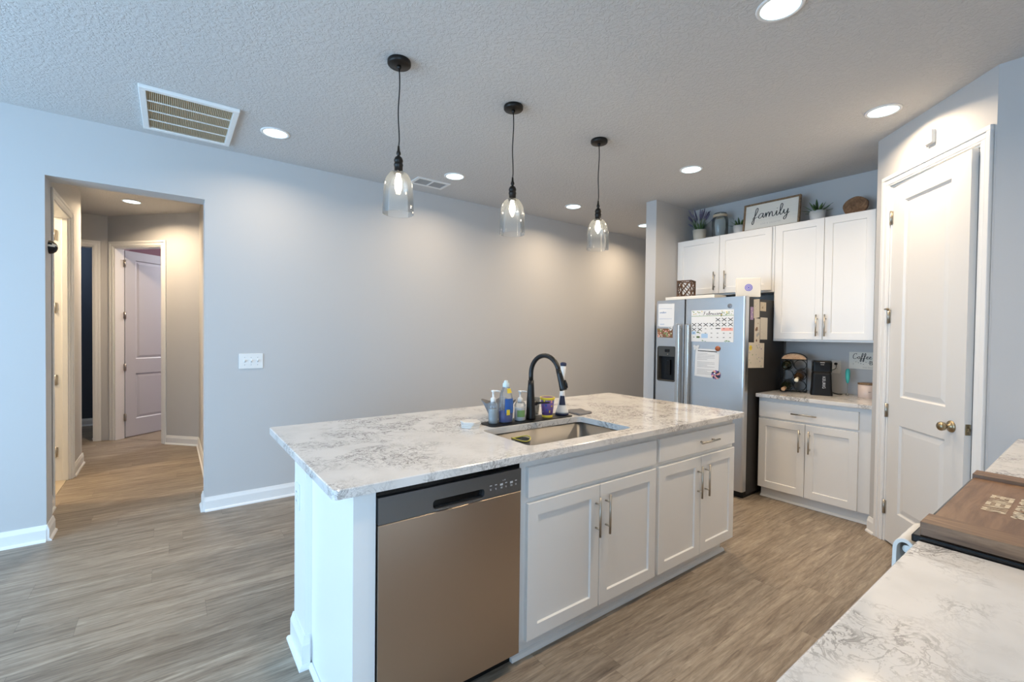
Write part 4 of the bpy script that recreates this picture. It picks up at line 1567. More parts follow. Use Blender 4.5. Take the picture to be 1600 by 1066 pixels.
# grey cloth lying at the sink's back corner
mb = MB()
N_ = 10
A, B, Cc, D = Vector((2.015, 2.115, 0)), Vector((2.185, 2.150, 0)), Vector((2.125, 1.985, 0)), Vector((2.000, 1.972, 0))
top, bot = [], []
for j in range(N_ + 1):
    for i in range(N_ + 1):
        u, v = i / N_, j / N_
        q = (A * (1 - u) + B * u) * (1 - v) + (D * (1 - u) + Cc * u) * v
        hgt = 0.008 + 0.0035 * math.sin(5 * u + 2 * v) + 0.002 * math.sin(9 * v)
        top.append((q.x, q.y, ZC + hgt))
        bot.append((q.x, q.y, ZC + 0.0006))
W = N_ + 1
fs = [(j * W + i, j * W + i + 1, (j + 1) * W + i + 1, (j + 1) * W + i) for j in range(N_) for i in range(N_)]
mb.add(top + bot, fs + [tuple(W * W + k for k in f) for f in fs] + [(i, i + 1, W * W + i + 1, W * W + i) for i in range(N_)] + [(N_ * W + i, N_ * W + i + 1, W * W + N_ * W + i + 1, W * W + N_ * W + i) for i in range(N_)]
       + [(j * W, (j + 1) * W, W * W + (j + 1) * W, W * W + j * W) for j in range(N_)] + [(j * W + N_, (j + 1) * W + N_, W * W + (j + 1) * W + N_, W * W + j * W + N_) for j in range(N_)], None, True)
tag(obj('dish_cloth', mb, 'grey_cloth', loc=(2.08, 2.05, ZC)), 'folded grey dish cloth at the right end of the sink mat', 'cloth')

# stack of hexagonal coasters
coaster_words = ('lowest of the four stacked white coasters beside the sink mat', 'second coaster up in the white stack beside the sink mat',
                 'third coaster up in the white stack beside the sink mat', 'topmost of the four stacked white coasters beside the sink mat')
for k in range(4):
    mb = MB()
    cx_, cy_ = 1.277 + 0.002 * ((k * 7) % 3 - 1), 2.060 + 0.002 * ((k * 5) % 3 - 1)
    zz = ZC + 0.0082 * k
    hexa = [(cx_ + 0.056 * math.cos(math.radians(60 * i + 6 * k)), cy_ + 0.056 * math.sin(math.radians(60 * i + 6 * k))) for i in range(6)]
    mb.prism(hexa, zz, zz + 0.0080)
    tag(obj('coaster', mb, 'marble', bevel=0.0028, loc=(cx_, cy_, zz)), coaster_words[k], 'coaster', 'white hexagonal coasters')

# ================================================================= FRIDGE
FX = 3.931
FY0, FY1, FZ = 1.918, 2.806, 1.757
TF = front_x(FX)
t = thing('refrigerator', (4.35, 2.36, 0), 'stainless steel side by side refrigerator with dark side and papers on the doors', 'refrigerator')
mb = MB()
mb.box(FX + 0.075, 4.70, FY0 + 0.004, FY1 - 0.004, 0.03, FZ - 0.012)
obj('cabinet', mb, 'fridge_side', t, bevel=0.004)
mb = MB()
mb.box(FX + 0.06, 4.68, FY0 + 0.02, FY1 - 0.02, 0.0, 0.03)
mb.box(FX + 0.045, FX + 0.075, FY0 + 0.01, FY1 - 0.01, 0.01, 0.06)
obj('kick_grille', mb, 'black', t)
mb = MB()
mb.box(FX + 0.02, FX + 0.16, FY0 + 0.03, FY1 - 0.03, FZ - 0.012, FZ - 0.002)
obj('top_hinge_cover', mb, 'black', t)
SP = 2.493
mb = MB()


def door_slab(mb, y0, y1, z0, z1):
    r = 0.016
    pts = [(FX + 0.062, y0), (FX + 0.062, y1)]
    k = 5
    for i in range(k + 1):
        a = math.radians(90 * i / k)
        pts.append((FX + r - r * math.sin(a), y1 - r + r * math.cos(a)))
    for i in range(k + 1):
        a = math.radians(90 * i / k)
        pts.append((FX + r - r * math.cos(a), y0 + r - r * math.sin(a)))
    mb.prism(pts, z0, z1, None, False)


door_slab(mb, FY0, SP - 0.003, 0.065, FZ)
rd = obj('fresh_food_door', mb, 'steel_f', t)
# freezer door with dispenser recess: front plate ring + recess
mb = MB()
du0, du1, dv0, dv1 = 2.582, 2.792, 0.955, 1.305
O = mb.rrect(SP + 0.003, FY1, 0.065, FZ, 0.010, 5)
I = mb.rrect(du0, du1, dv0, dv1, 0.022, 5)
O0 = mb.rrect(SP + 0.003, FY1, 0.065, FZ, 0.002, 5)
mb.loft([[(*p, -0.062) for p in O0], [(*p, -0.008) for p in O0], [(*p, 0.0) for p in O], [(*p, 0.0) for p in I], [(*p, -0.004) for p in I], [(*p, -0.0615) for p in I]], TF, True, True, False)
fd = obj('freezer_door', mb, 'steel_f', t)
mb = MB()
I2 = mb.rrect(du0 + 0.001, du1 - 0.001, dv0 + 0.001, dv1 - 0.001, 0.022, 5)
I3 = mb.rrect(du0 + 0.014, du1 - 0.012, dv0 + 0.012, dv1 - 0.10, 0.012, 5)
mb.loft([[(*p, -0.030) for p in I2], [(*p, 0.0035) for p in I2], [(*p, 0.0035) for p in mb.rrect(du0 + 0.012, du1 - 0.008, dv0 + 0.010, dv1 - 0.006, 0.016, 5)], [(*p, -0.002) for p in mb.rrect(du0 + 0.013, du1 - 0.009, dv0 + 0.011, dv1 - 0.007, 0.016, 5)], [(*p, -0.010) for p in I3], [(*p, -0.055) for p in I3]], TF, True, False, False)
mb.add([(*p, -0.055) for p in I3], [tuple(range(len(I3)))], TF)
dp = obj('dispenser', mb, [simple('dispenser_grey', (0.10, 0.098, 0.09), 0.35, 0.4)], fd)
mb = MB()
mb.rbox(2.655, 2.705, 1.247, 1.275, -0.002, 0.001, 0.003, TF)
mb.k = 1
mb.lathe([(0.0, -0.003), (0.006, -0.003), (0.006, 0.001), (0, 0.001)], (2.672, 1.225, 0), 12, TF)
obj('display', mb, ['black_gloss', 'nickel'], dp)
mb = MB()
mb.box(du0 + 0.016, du1 - 0.014, dv0 + 0.014, dv1 - 0.105, -0.0545, -0.053, TF)
obj('cavity_back', mb, 'black', dp)
mb = MB()
mb.box(2.665, 2.70, 1.02, 1.17, -0.052, -0.030, TF)
obj('paddle', mb, 'black_gloss', dp)
for yy, par in ((2.540, fd), (2.442, rd)):
    mb = MB()
    mb.rbox(yy - 0.019, yy + 0.019, 0.62, 1.522, 0.030, 0.048, 0.012, TF)
    for zz in (0.66, 1.475):
        mb.box(yy - 0.013, yy + 0.013, zz, zz + 0.03, -0.0005, 0.034, TF)
    obj('handle', mb, 'steel_h', par, bevel=0.006)
mb = MB()
mb.lathe([(0.0, -0.0005), (0.020, -0.0005), (0.020, 0.002), (0.018, 0.003), (0.0, 0.003)], (2.056, 1.678, 0), 24, TF)
obj('badge', mb, simple('badge_grey', (0.22, 0.22, 0.23), 0.4, 0.5), rd)

# --- papers and magnets on the front
W0 = 0.0008
t = thing('wall_calendar', (FX, 2.219, 1.358), 'white February calendar with crossed off days on the refrigerator door', 'calendar')
mb = MB()
mb.box(2.017, 2.421, 1.358, 1.648, W0, W0 + 0.001, TF)
TM = lambda u, v, w: TF(-u, v, w)       # reading direction seen from the room
CL, CR = -2.421, -2.017
wk = (CR - CL) / 7
mb.k = 1
D0, D1 = W0 + 0.001, W0 + 0.0014
script_word(mb, 'Februar', CL + 0.115, 1.603, 0.0145, TM, D0, D1, 0.22, 0, 0.17)
script_word(mb, 'y', CL + 0.285, 1.603, 0.0145, TM, D0, D1, 0.22)
rows = [1.558, 1.514, 1.470, 1.430, 1.392]
for r, zz in enumerate(rows):
    for c in range(7):
        uc = CL + wk * (c + 0.5)
        if (r == 0 and c < 4):
            continue
        if (r == 0) or r == 1 or (r == 2 and c < 2):
            for sgn in (1, -1):
                mb.ribbon([(uc - 0.021, zz - sgn * 0.015), (uc + 0.021, zz + sgn * 0.015)], 0.0055, D0, D1, TM)
        else:
            mb.box(uc - 0.008, uc - 0.001, zz + 0.004, zz + 0.010, D0, D1, TM)
            mb.box(uc + 0.001, uc + 0.006, zz + 0.004, zz + 0.010, D0, D1, TM)
mb.box(CL + 4 * wk + 0.008, CL + 5 * wk - 0.004, 1.476, 1.483, D0, D1, TM)
rnd = random.Random(5)
for k in range(42):
    u = rnd.choice([rnd.uniform(CL + 0.01, CL + 0.11), rnd.uniform(CR - 0.12, CR - 0.01)])
    mb.k = rnd.choice([2, 2, 3, 4])
    vv = rnd.uniform(1.600, 1.640)
    s_ = rnd.uniform(0.004, 0.009)
    mb.prism([(u - s_, vv), (u, vv - s_ * 0.6), (u + s_, vv), (u, vv + s_ * 0.6)], D0 - 0.0001, D1 + 0.00005 * (k % 5), TM)
mb.k = 2
mb.box(CL + 0.002, CR - 0.002, 1.592, 1.596, D0, D1, TM)
for k in range(14):
    u = rnd.choice([rnd.uniform(CL + 0.10, CL + 0.15), rnd.uniform(CR - 0.08, CR - 0.01)])
    vv = rnd.uniform(1.361, 1.375)
    mb.prism([(u - 0.007, vv), (u, vv - 0.003), (u + 0.007, vv), (u, vv + 0.003)], D0, D1, TM)
mb.k = 5
mb.box(CL + 5 * wk + 0.004, CR - 0.006, 1.458, 1.485, D0, D1 - 0.0002, TM)
mb.k = 6
mb.box(CL + 0.004, CL + 0.045, 1.425, 1.452, D0, D1 - 0.0002, TM)
mb.rbox(CL + 0.103, CL + 0.165, 1.392, 1.432, D0, D1 + 0.0004, 0.004, TM)
mb.k = 7
mb.box(CL + 0.055, CL + 0.085, 1.392, 1.408, D0, D1 - 0.0002, TM)
mb.box(CL + 0.055, CL + 0.080, 1.438, 1.448, D0, D1 - 0.0002, TM)
obj('sheet', mb, ['paper', 'ink', 'green', 'yellow', 'beige_paper', 'pink', 'pale_blue', 'leaf2'], t)

t = thing('printed_letter', (FX, 2.25, 1.03), 'white printed letter under the calendar on the refrigerator door', 'paper')
mb = MB()
mb.prism([(-2.372, 1.292), (-2.380, 1.038), (-2.150, 1.026), (-2.142, 1.288)], W0, W0 + 0.001, TM)
mb.k = 1
mb.prism([(-2.350, 1.277), (-2.165, 1.272), (-2.165, 1.264), (-2.350, 1.270)], D0, D1, TM)
mb.k = 2
for k in range(15):
    vv = 1.248 - k * 0.0135
    if k in (5, 10):
        continue
    mb.box(-2.355, -2.355 + (0.17 if k % 4 else 0.10), vv, vv + 0.003, D0, D1, TM)
obj('sheet', mb, ['paper', 'ink', 'ink_grey'], t)
mb = MB()
mb.lathe([(0.0, W0), (0.023, W0), (0.023, 0.006), (0.019, 0.009), (0.0, 0.010)], (2.157, 1.298, 0.0014), 24, TF)
tag(obj('round_magnet', mb, 'orange', loc=(FX, 2.157, 1.298)), 'round orange brown magnet holding the printed letter', 'magnet')
mb = MB()
TB2 = lambda a, b, c: TF(2.366 - a, 1.300 + b, c)
for sgn in (1, -1):
    for (px_, py_, ra, rb, rot_) in ((0.016 * sgn, 0.010, 0.017, 0.012, 0.7 * sgn), (0.012 * sgn, -0.010, 0.012, 0.009, -0.6 * sgn)):
        ring = []
        for i in range(18):
            a = 2 * PI * i / 18
            ex_, ey_ = ra * math.cos(a), rb * math.sin(a)
            ring.append((px_ + ex_ * math.cos(rot_) - ey_ * math.sin(rot_), py_ + ex_ * math.sin(rot_) + ey_ * math.cos(rot_)))
        mb.prism(ring, 0.0024, 0.0042 + 0.0004 * (sgn > 0), TB2)
mb.tube([(0, -0.018, 0.004), (0, 0.018, 0.004)], 0.0022, 8, TB2)
tag(obj('butterfly_magnet', mb, 'white_pl', loc=(FX, 2.366, 1.300)), 'white butterfly magnet at the letter corner', 'magnet')
mb = MB()
TB3 = lambda a, b, c: TF(2.170 - a, 1.062 + b, c)
for i in range(12):
    a = 2 * PI * i / 12
    mb.k = i % 3
    cxx, cyy = 0.028 * math.cos(a), 0.028 * math.sin(a)
    mb.prism([(cxx + 0.014 * math.cos(a + b_) * 1.2, cyy + 0.014 * math.sin(a + b_)) for b_ in (0, 1.05, 2.1, 3.14, 4.2, 5.25)], 0.0024, 0.0052 + 0.0002 * i, TB3)
for i in range(6):
    a = 2 * PI * i / 6 + 0.3
    mb.k = (i + 1) % 4
    cxx, cyy = 0.013 * math.cos(a), 0.013 * math.sin(a)
    mb.prism([(cxx + 0.010 * math.cos(b_), cyy + 0.010 * math.sin(b_)) for b_ in (0, 1.05, 2.1, 3.14, 4.2, 5.25)], 0.0024, 0.0086 + 0.0002 * i, TB3)
tag(obj('flower_magnet', mb, ['purple', 'pink', 'navy', 'white_pl'], loc=(FX, 2.170, 1.062)), 'pink and purple flower magnet on the lower corner of the letter', 'magnet')

t = thing('notepad_sheet', (FX, 2.696, 1.495), 'white shopping list sheet on the freezer door', 'paper')
mb = MB()
mb.prism([(-2.787, 1.727), (-2.606, 1.722), (-2.606, 1.512), (-2.622, 1.496), (-2.770, 1.497), (-2.787, 1.512)], W0, W0 + 0.001, TM)
mb.k = 1
script_word(mb, 'order', -2.77, 1.632, 0.009, TM, D0, D1, 0.3, 0, 0.075)
mb.box(-2.765, -2.715, 1.520, 1.524, D0, D1, TM)
mb.box(-2.775, -2.63, 1.675, 1.677, D0, D1, TM)
mb.box(-2.775, -2.63, 1.575, 1.577, D0, D1, TM)
obj('sheet', mb, ['paper', 'blue_ink'], t)
t = thing('food_picture', (FX, 2.71, 1.39), 'small colourful food picture under the list on the freezer door', 'picture')
mb = MB()
mb.prism([(-2.797, 1.480), (-2.622, 1.480), (-2.618, 1.388), (-2.792, 1.392)], W0, W0 + 0.001, TM)
rnd = random.Random(11)
for k in range(60):
    u, vv = rnd.uniform(-2.785, -2.63), rnd.uniform(1.398, 1.472)
    s_ = rnd.uniform(0.004, 0.010)
    mb.k = 1 + k % 4
    mb.prism([(u + s_ * math.cos(i * PI / 3), vv + s_ * 0.8 * math.sin(i * PI / 3)) for i in range(6)], W0 + 0.0009, W0 + 0.0012 + 0.00002 * k, TM)
obj('card', mb, ['slice', 'orange', 'green', 'beige_paper', 'pink'], t)
mb = MB()
TB4 = lambda a, b, c: TF(2.640 - a, 1.478 + b, c)
hp_ = [(0.022 * (16 * math.sin(a) ** 3) / 16, 0.022 * (13 * math.cos(a) - 5 * math.cos(2 * a) - 2 * math.cos(3 * a) - math.cos(4 * a)) / 16) for a in [2 * PI * i / 28 for i in range(28)]]
mb.prism(hp_, 0.0026, 0.006, TB4)
mb.k = 1
script_word(mb, 'bee', -0.013, -0.002, 0.006, TB4, 0.006, 0.0064, 0.3, 0, 0.026)
tag(obj('heart_magnet', mb, ['white_pl', 'ink'], loc=(FX, 2.640, 1.478)), 'white heart magnet on the freezer door', 'magnet')

# --- papers on the dark side (faces -Y)
SY = FY0 + 0.004
TS = lambda u, v, w: (u, SY - w, v)


def side_paper(name, x0, x1, z0, z1, m, label, cat, tilt=0.0, marks=None, w=0.0006):
    t = thing(name, ((x0 + x1) / 2, SY, z0), label, cat)
    mb = MB()
    mb.prism([(x0, z0 + tilt), (x1, z0), (x1 + tilt * 0.4, z1 - tilt), (x0 + tilt * 0.4, z1)], w, w + 0.001, TS)
    if marks:
        r = random.Random(int(x0 * 1000))
        for k in range(marks[1]):
            u, vv = r.uniform(x0 + 0.01, x1 - 0.015), r.uniform(z0 + 0.015, z1 - 0.02)
            mb.k = 1 + k % len(marks[0])
            s_ = r.uniform(0.003, marks[2])
            mb.prism([(u + s_ * math.cos(i * PI / 3), vv + s_ * math.sin(i * PI / 3)) for i in range(6)], w + 0.0009, w + 0.0013 + 0.00002 * k, TS)
    obj('sheet', mb, [m] + (marks[0] if marks else []), t)


side_paper('price_tag', 4.022, 4.076, 1.556, 1.668, 'lilac', 'lilac tag on the refrigerator side, nearest its front edge', 'tag', marks=(['beige_paper'], 6, 0.008))
side_paper('receipt', 4.085, 4.190, 1.582, 1.735, 'beige_paper', 'cream receipt at the top of the refrigerator side', 'paper', -0.012, (['ink_grey'], 10, 0.004))
side_paper('tan_card', 4.200, 4.312, 1.640, 1.720, 'tan', 'tan card at the top of the refrigerator side, toward the wall', 'card', marks=(['slice', 'beige_paper'], 8, 0.012))
side_paper('photo_strip', 4.098, 4.200, 1.350, 1.574, 'beige_paper', 'photo strip with brown picture above the drawing on the refrigerator side', 'photo', 0.006, (['slice', 'ink_grey', 'slice'], 10, 0.020))
side_paper('cream_note', 4.210, 4.345, 1.385, 1.582, 'beige_paper', 'plain cream note on the refrigerator side, toward the wall', 'paper', marks=(['ink_grey'], 7, 0.003))
side_paper('child_drawing', 3.995, 4.285, 1.130, 1.360, 'beige_paper', 'childs drawing with a yellow flower, lowest on the refrigerator side', 'drawing', 0.008, (['ink_grey', 'green', 'purple', 'ink_grey'], 24, 0.007), 0.0022)
mb = MB()
mb.prism([(4.035 + 0.028 * math.cos(i * PI / 6), 1.312 + 0.022 * math.sin(i * PI / 6)) for i in range(12)], 0.0030, 0.0036, TS)
o = obj('yellow_flower', mb, 'yellow', bpy.data.objects['child_drawing'])

# --- on top of the fridge
mb = MB()
mb.box(3.925, 4.13, 2.195, 2.705, FZ + 0.0002, FZ + 0.030)
tag(obj('white_tray', mb, 'sign_white', bevel=0.003, loc=(4.03, 2.45, FZ)), 'long white shelf board lying on top of the refrigerator', 'board')
t = thing('wooden_lantern', (4.035, 2.54, FZ + 0.030), 'dark brown wooden cube lantern with crossed bars on the refrigerator', 'lantern')
ca, sa = math.cos(math.radians(14)), math.sin(math.radians(14))
TLn = lambda a, b, c: (4.030 + a * ca - b * sa, 2.545 + a * sa + b * ca, FZ + 0.0302 + c)
hs, hh, br = 0.064, 0.158, 0.005
mb = MB()
for sx_ in (-1, 1):
    for sy_ in (-1, 1):
        mb.box(sx_ * hs - br, sx_ * hs + br, sy_ * hs - br, sy_ * hs + br, 0, hh, TLn)
for zz in (0.0, hh - 2 * br):
    for s_ in (-1, 1):
        mb.box(-hs + br, hs - br, s_ * hs - br, s_ * hs + br, zz, zz + 2 * br, TLn)
        mb.box(s_ * hs - br, s_ * hs + br, -hs + br, hs - br, zz, zz + 2 * br, TLn)
obj('frame', mb, 'lantern', t)
for s_ in (-1, 1):
    for ax in (0, 1):
        mb = MB()
        for (a0_, a1_) in ((-1, 1), (1, -1)):
            p0_ = (a0_ * hs * 0.92, s_ * hs, 0.008) if ax else (s_ * hs, a0_ * hs * 0.92, 0.008)
            p1_ = (a1_ * hs * 0.92, s_ * hs, hh - 0.008) if ax else (s_ * hs, a1_ * hs * 0.92, hh - 0.008)
            mb.tube([p0_, p1_], 0.0045, 6, TLn)
        for a0_ in (-1, 1):
            pa = (a0_ * hs * 0.9, s_ * hs, hh * 0.5) if ax else (s_ * hs, a0_ * hs * 0.9, hh * 0.5)
            for zq in (0.01, hh - 0.01):
                pb = (a0_ * 0.1 * hs, s_ * hs, zq) if ax else (s_ * hs, a0_ * 0.1 * hs, zq)
                mb.tube([pa, pb], 0.0038, 6, TLn)
        obj('lattice_side', mb, 'lantern', t)
# router
t = thing('wifi_router', (4.06, 2.00, FZ), 'white square router with blue round mark on the refrigerator corner', 'router')
rd_ = Vector((-0.80, -0.60, 0)).normalized()
ru_ = Vector((-rd_.y, rd_.x, 0))
if ru_.y > 0:
    ru_ = -ru_


def TR(a, b, c):
    q = Vector((4.105, 1.985, FZ + 0.001)) + ru_ * a + rd_ * c
    return (q.x, q.y, q.z + b)


mb = MB()
mb.rbox(-0.098, 0.098, 0.0, 0.170, -0.022, 0.022, 0.008, TR)
obj('case', mb, 'sign_white', t, bevel=0.005)
mb = MB()
for r0_, r1_ in ((0.0, 0.009), (0.013, 0.020), (0.024, 0.031)):
    ring = lambda r, z_: [(r * math.cos(2 * PI * i / 32), 0.085 + r * math.sin(2 * PI * i / 32), z_) for i in range(32)]
    mb.loft([ring(max(r0_, 1e-4), 0.0221), ring(max(r0_, 1e-4), 0.0228), ring(r1_, 0.0228), ring(r1_, 0.0221)], TR, True, False, False)
obj('round_emblem', mb, 'led', t)

# ================================================================= WALL CABINETS
UX = 4.438
TU = front_x(UX)


def wall_cabinet(y0, y1, z0, z1, ysplit, label, handle_z, hy, left_stile=0.02, right_stile=0.02):
    t = thing('wall_cabinet', (UX + 0.16, (y0 + y1) / 2, z0), label, 'cabinet')
    mb = MB()
    mb.box(UX + 0.0205, XB - 0.001, y0, y1, z0, z1)
    obj('carcass', mb, 'cab', t)
    for a, b, h_ in ((y0 + right_stile, ysplit - 0.002, hy[0]), (ysplit + 0.002, y1 - left_stile, hy[1])):
        mb = MB()
        shaker(mb, TU, a, b, z0 + 0.018, z1 - 0.006, -0.02, 0.0)
        d = obj('door', mb, 'cab', t)
        bar_handle(d, TU, h_, handle_z, 0.185)
    return t


wall_cabinet(1.920, 2.926, 1.825, 2.432, 2.440, 'short white wall cabinet over the refrigerator', 1.972, (2.372, 2.484))
wall_cabinet(1.090, 1.917, 1.372, 2.432, 1.516, 'tall white wall cabinet over the coffee counter', 1.512, (1.492, 1.556), 0.014, 0.075)

ZT = 2.432
# --- decorations above the wall cabinets
def leaf_blade(mb, base, direction, length, width, up=0.3, n=6, thick=0.0016):
    d = Vector(direction).normalized()
    side = d.cross(Vector((0, 0, 1)))
    side = side.normalized() if side.length > 1e-3 else Vector((1, 0, 0))
    vs = []
    for i in range(n + 1):
        s_ = i / n
        c = Vector(base) + d * length * s_ + Vector((0, 0, up * length * s_ * (1 - 0.75 * s_)))
        w = width * (0.55 + 0.9 * s_) * (1 - s_ ** 2.2) + 0.0006
        vs += [tuple(c - side * w), tuple(c + Vector((0, 0, -w * 0.35))), tuple(c + side * w), tuple(c + Vector((0, 0, thick - w * 0.1)))]
    fs = []
    for i in range(n):
        a, b = 4 * i, 4 * i + 4
        for q in range(4):
            fs.append((a + q, a + (q + 1) % 4, b + (q + 1) % 4, b + q))
    fs += [(0, 1, 2, 3), (4 * n, 4 * n + 1, 4 * n + 2, 4 * n + 3)]
    mb.add(vs, fs, None, True)


def pot(t, x, y, z, rb, rt, h, m):
    mb = MB()
    mb.lathe([(0.0, 0.0), (rb, 0.0), (rb * 1.03, 0.006), (rt, h), (rt * 0.92, h), (rt * 0.88, h - 0.015), (0.0, h - 0.015)], (x, y, z), 30)
    return obj('pot', mb, m, t)


def succulent(x, y, label, seed, k=1.0):
    t = thing('potted_succulent', (x, y, ZT), label, 'plant', 'green succulents in white pots')
    pot(t, x, y, ZT, 0.052, 0.064, 0.105, 'ceramic')
    r = random.Random(seed)
    mb = MB()
    for ring_, (nl, tilt, ln) in enumerate(((6, 0.25, 0.125), (7, 0.75, 0.125), (5, 1.6, 0.12))):
        for i in range(nl):
            a = 2 * PI * (i + 0.4 * ring_) / nl + r.uniform(-0.2, 0.2)
            mb.k = (i + ring_) % 2
            leaf_blade(mb, (x + 0.012 * math.cos(a), y + 0.012 * math.sin(a), ZT + 0.09), (math.cos(a), math.sin(a), tilt + r.uniform(-0.1, 0.15)), ln * k * r.uniform(0.85, 1.1), 0.013 * k, 0.12)
    obj('leaves', mb, ['leaf', 'leaf2'], t)


succulent(4.650, 2.345, 'small green succulent in a white pot left of the family sign', 2, 0.84)
succulent(4.630, 1.640, 'green succulent in a white pot right of the family sign', 9, 0.95)
# lavender
t = thing('potted_lavender', (4.60, 2.757, ZT), 'purple lavender plant in a cream pot above the refrigerator', 'plant')
pot(t, 4.60, 2.757, ZT, 0.056, 0.070, 0.125, 'beige_paper')
r = random.Random(4)
mb = MB()
fl = MB()
for i in range(46):
    a = r.uniform(0, 2 * PI)
    tl = r.uniform(0.9, 3.2)
    b0 = (4.60 + 0.035 * math.cos(a), 2.757 + 0.035 * math.sin(a), ZT + 0.12)
    mb.k = i % 2
    leaf_blade(mb, b0, (math.cos(a), math.sin(a), tl), r.uniform(0.07, 0.13), 0.006, 0.02, 4)
for i in range(21):
    a = 2 * PI * i / 21 * 2.4 + r.uniform(-0.2, 0.2)
    tl = r.uniform(0.55, 1.7) if i % 3 else r.uniform(1.7, 4.0)
    d = Vector((math.cos(a) * 0.85, math.sin(a), tl)).normalized()
    ln = r.uniform(0.19, 0.27)
    b0 = Vector((4.60, 2.757, ZT + 0.125))
    ln = min(ln, (H - 0.03 - b0.z) / d.z, 0.138 / max(d.x, 1e-3), 0.148 / max(d.y, 1e-3))
    mb.k = 0
    mb.tube([tuple(b0), tuple(b0 + d * ln * 0.66)], 0.0014, 5)
    pts = [tuple(b0 + d * ln * (0.6 + 0.4 * q / 8)) for q in range(9)]
    fl.tube(pts, [0.003, 0.0075, 0.0065, 0.0085, 0.006, 0.0075, 0.005, 0.005, 0.001], 7)
obj('foliage', mb, ['leaf', 'leaf2'], t)
obj('flower_spikes', fl, 'laven', t)
# glass jar
t = thing('glass_jar', (4.60, 2.527, ZT), 'large clear glass jar with rope neck beside the lavender', 'jar')
jc = (4.60, 2.527, ZT)
mb = MB()
prof_o = [(0.0, 0.0), (0.070, 0.0), (0.079, 0.010), (0.080, 0.185), (0.072, 0.215), (0.060, 0.228), (0.060, 0.245)]
mb.lathe(prof_o + [(0.057, 0.245), (0.057, 0.230), (0.069, 0.214), (0.077, 0.185), (0.076, 0.012), (0.0, 0.008)], jc, 36, cap=False)
obj('body', mb, 'glass_jar', t)
mb = MB()
for k in range(3):
    mb.tube([(jc[0] + 0.0655 * math.cos(a), jc[1] + 0.0655 * math.sin(a), ZT + 0.224 + 0.0085 * k) for a in [2 * PI * i / 28 for i in range(28)]], 0.0046, 7, closed=True)
obj('rope_neck', mb, 'tan', t)
mb = MB()
mb.lathe([(0.0, 0.247), (0.064, 0.247), (0.066, 0.252), (0.060, 0.262), (0.012, 0.266), (0.012, 0.276), (0.0, 0.278)], jc, 30)
obj('glass_lid', mb, 'glass_jar', t)
# family sign leaning on the wall side
SL = math.radians(7)


def TFS(u, v, w):
    """u to the right seen from the room, v up the leaning board"""
    y = 2.005 - u
    x = 4.545 + v * math.sin(SL) - w * math.cos(SL)
    return (x, y, ZT + 0.0035 + v * math.cos(SL) + w * math.sin(SL))


t = thing('framed_sign', (4.55, 2.00, ZT), 'wood framed white sign reading family above the wall cabinets', 'sign')
sw, shh, fw = 0.253, 0.272, 0.014
mb = MB()
mb.box(-sw + fw, sw - fw, fw, shh - fw, -0.006, 0.002, TFS)
bd = obj('board', mb, 'sign_white', t)
mb = MB()
mb.box(-sw, sw, 0, fw, -0.012, 0.016, TFS)
mb.box(-sw, sw, shh - fw, shh, -0.012, 0.016, TFS)
mb.box(-sw, -sw + fw, fw, shh - fw, -0.012, 0.016, TFS)
mb.box(sw - fw, sw, fw, shh - fw, -0.012, 0.016, TFS)
obj('frame', mb, 'wood_frame', t)
mb = MB()
script_word(mb, 'family', -0.160, 0.118, 0.048, TFS, 0.0018, 0.0030, 0.125, 0.0, 0.325)
obj('family_lettering', mb, 'ink', bd)
mb = MB()
TFT = lambda a, b, c: TFS(a, 0.060 + b, c)
text_mb(mb, 'LOVE  &  LAUGHTER', 0.020, TFT, 0.0, 0.0024)
mb.k = 1
for vv in (0.098, 0.188):
    mb.box(-sw + fw, sw - fw, vv, vv + 0.0012, 0.0016, 0.0021, TFS)
obj('faint_lettering', mb, [simple('faint_grey', (0.56, 0.54, 0.50), 0.8), simple('plank_line', (0.60, 0.57, 0.52), 0.8)], bd)
# round wood slice leaning at the back
mb = MB()
TSl = lambda a, b, c: (4.62 + 0.20 * b - 0.9 * c - 0.42 * a * 0.25, 1.352 + a * 0.96, ZT + 0.086 + b)
rs = random.Random(8)
ring = [(0.090 * (1 + 0.025 * math.sin(3 * q) + 0.015 * math.sin(7 * q + 1)) * math.cos(q), 0.083 * (1 + 0.02 * math.sin(5 * q)) * math.sin(q)) for q in [2 * PI * i / 40 for i in range(40)]]
mb.prism(ring, -0.018, 0.018, TSl, True)
tag(obj('wood_slice', mb, 'slice', bevel=0.003, loc=(4.62, 1.352, ZT)), 'round brown wood slice standing at the right end of the wall cabinets', 'ornament')

# ================================================================= COFFEE COUNTER
KX = 4.152
TK2 = front_x(KX)
t = thing('base_cabinet', (4.45, 1.49, 0), 'white base cabinet with one wide drawer and two doors under the coffee counter', 'cabinet')
BY0, BY1 = 1.071, 1.900
carcass(t, TK2, BY0, BY1, 0.090, ZC - CT - 0.0005, XB - KX - 0.002, [(BY0, 1.168), (BY1 - 0.018, BY1)], [(0.09, 0.112), (0.69, 0.72), (0.846, 0.881)])
mb = MB()
slab_front(mb, TK2, 1.165, 1.890, 0.712, 0.848, -0.02, 0.0)
d = obj('drawer', mb, 'cab', t)
bar_handle(d, TK2, 1.530, 0.771, 0.185, False)
for a, b, hu in ((1.165, 1.523, 1.489), (1.527, 1.890, 1.562)):
    mb = MB()
    shaker(mb, TK2, a, b, 0.094, 0.694, -0.02, 0.0)
    d = obj('door', mb, 'cab', t)
    bar_handle(d, TK2, hu, 0.555, 0.185)
mb = MB()
mb.box(BY0, 1.888, 0, 0.090, -0.080, -0.062, TK2)
mb.prism([(0, 0), (0.020, 0), (0.019, 0.006), (0.013, 0.015), (0.004, 0.019), (0, 0.019)], BY0 + 0.012, 1.888, lambda a, b, c: (KX + 0.062 - a, c, b))
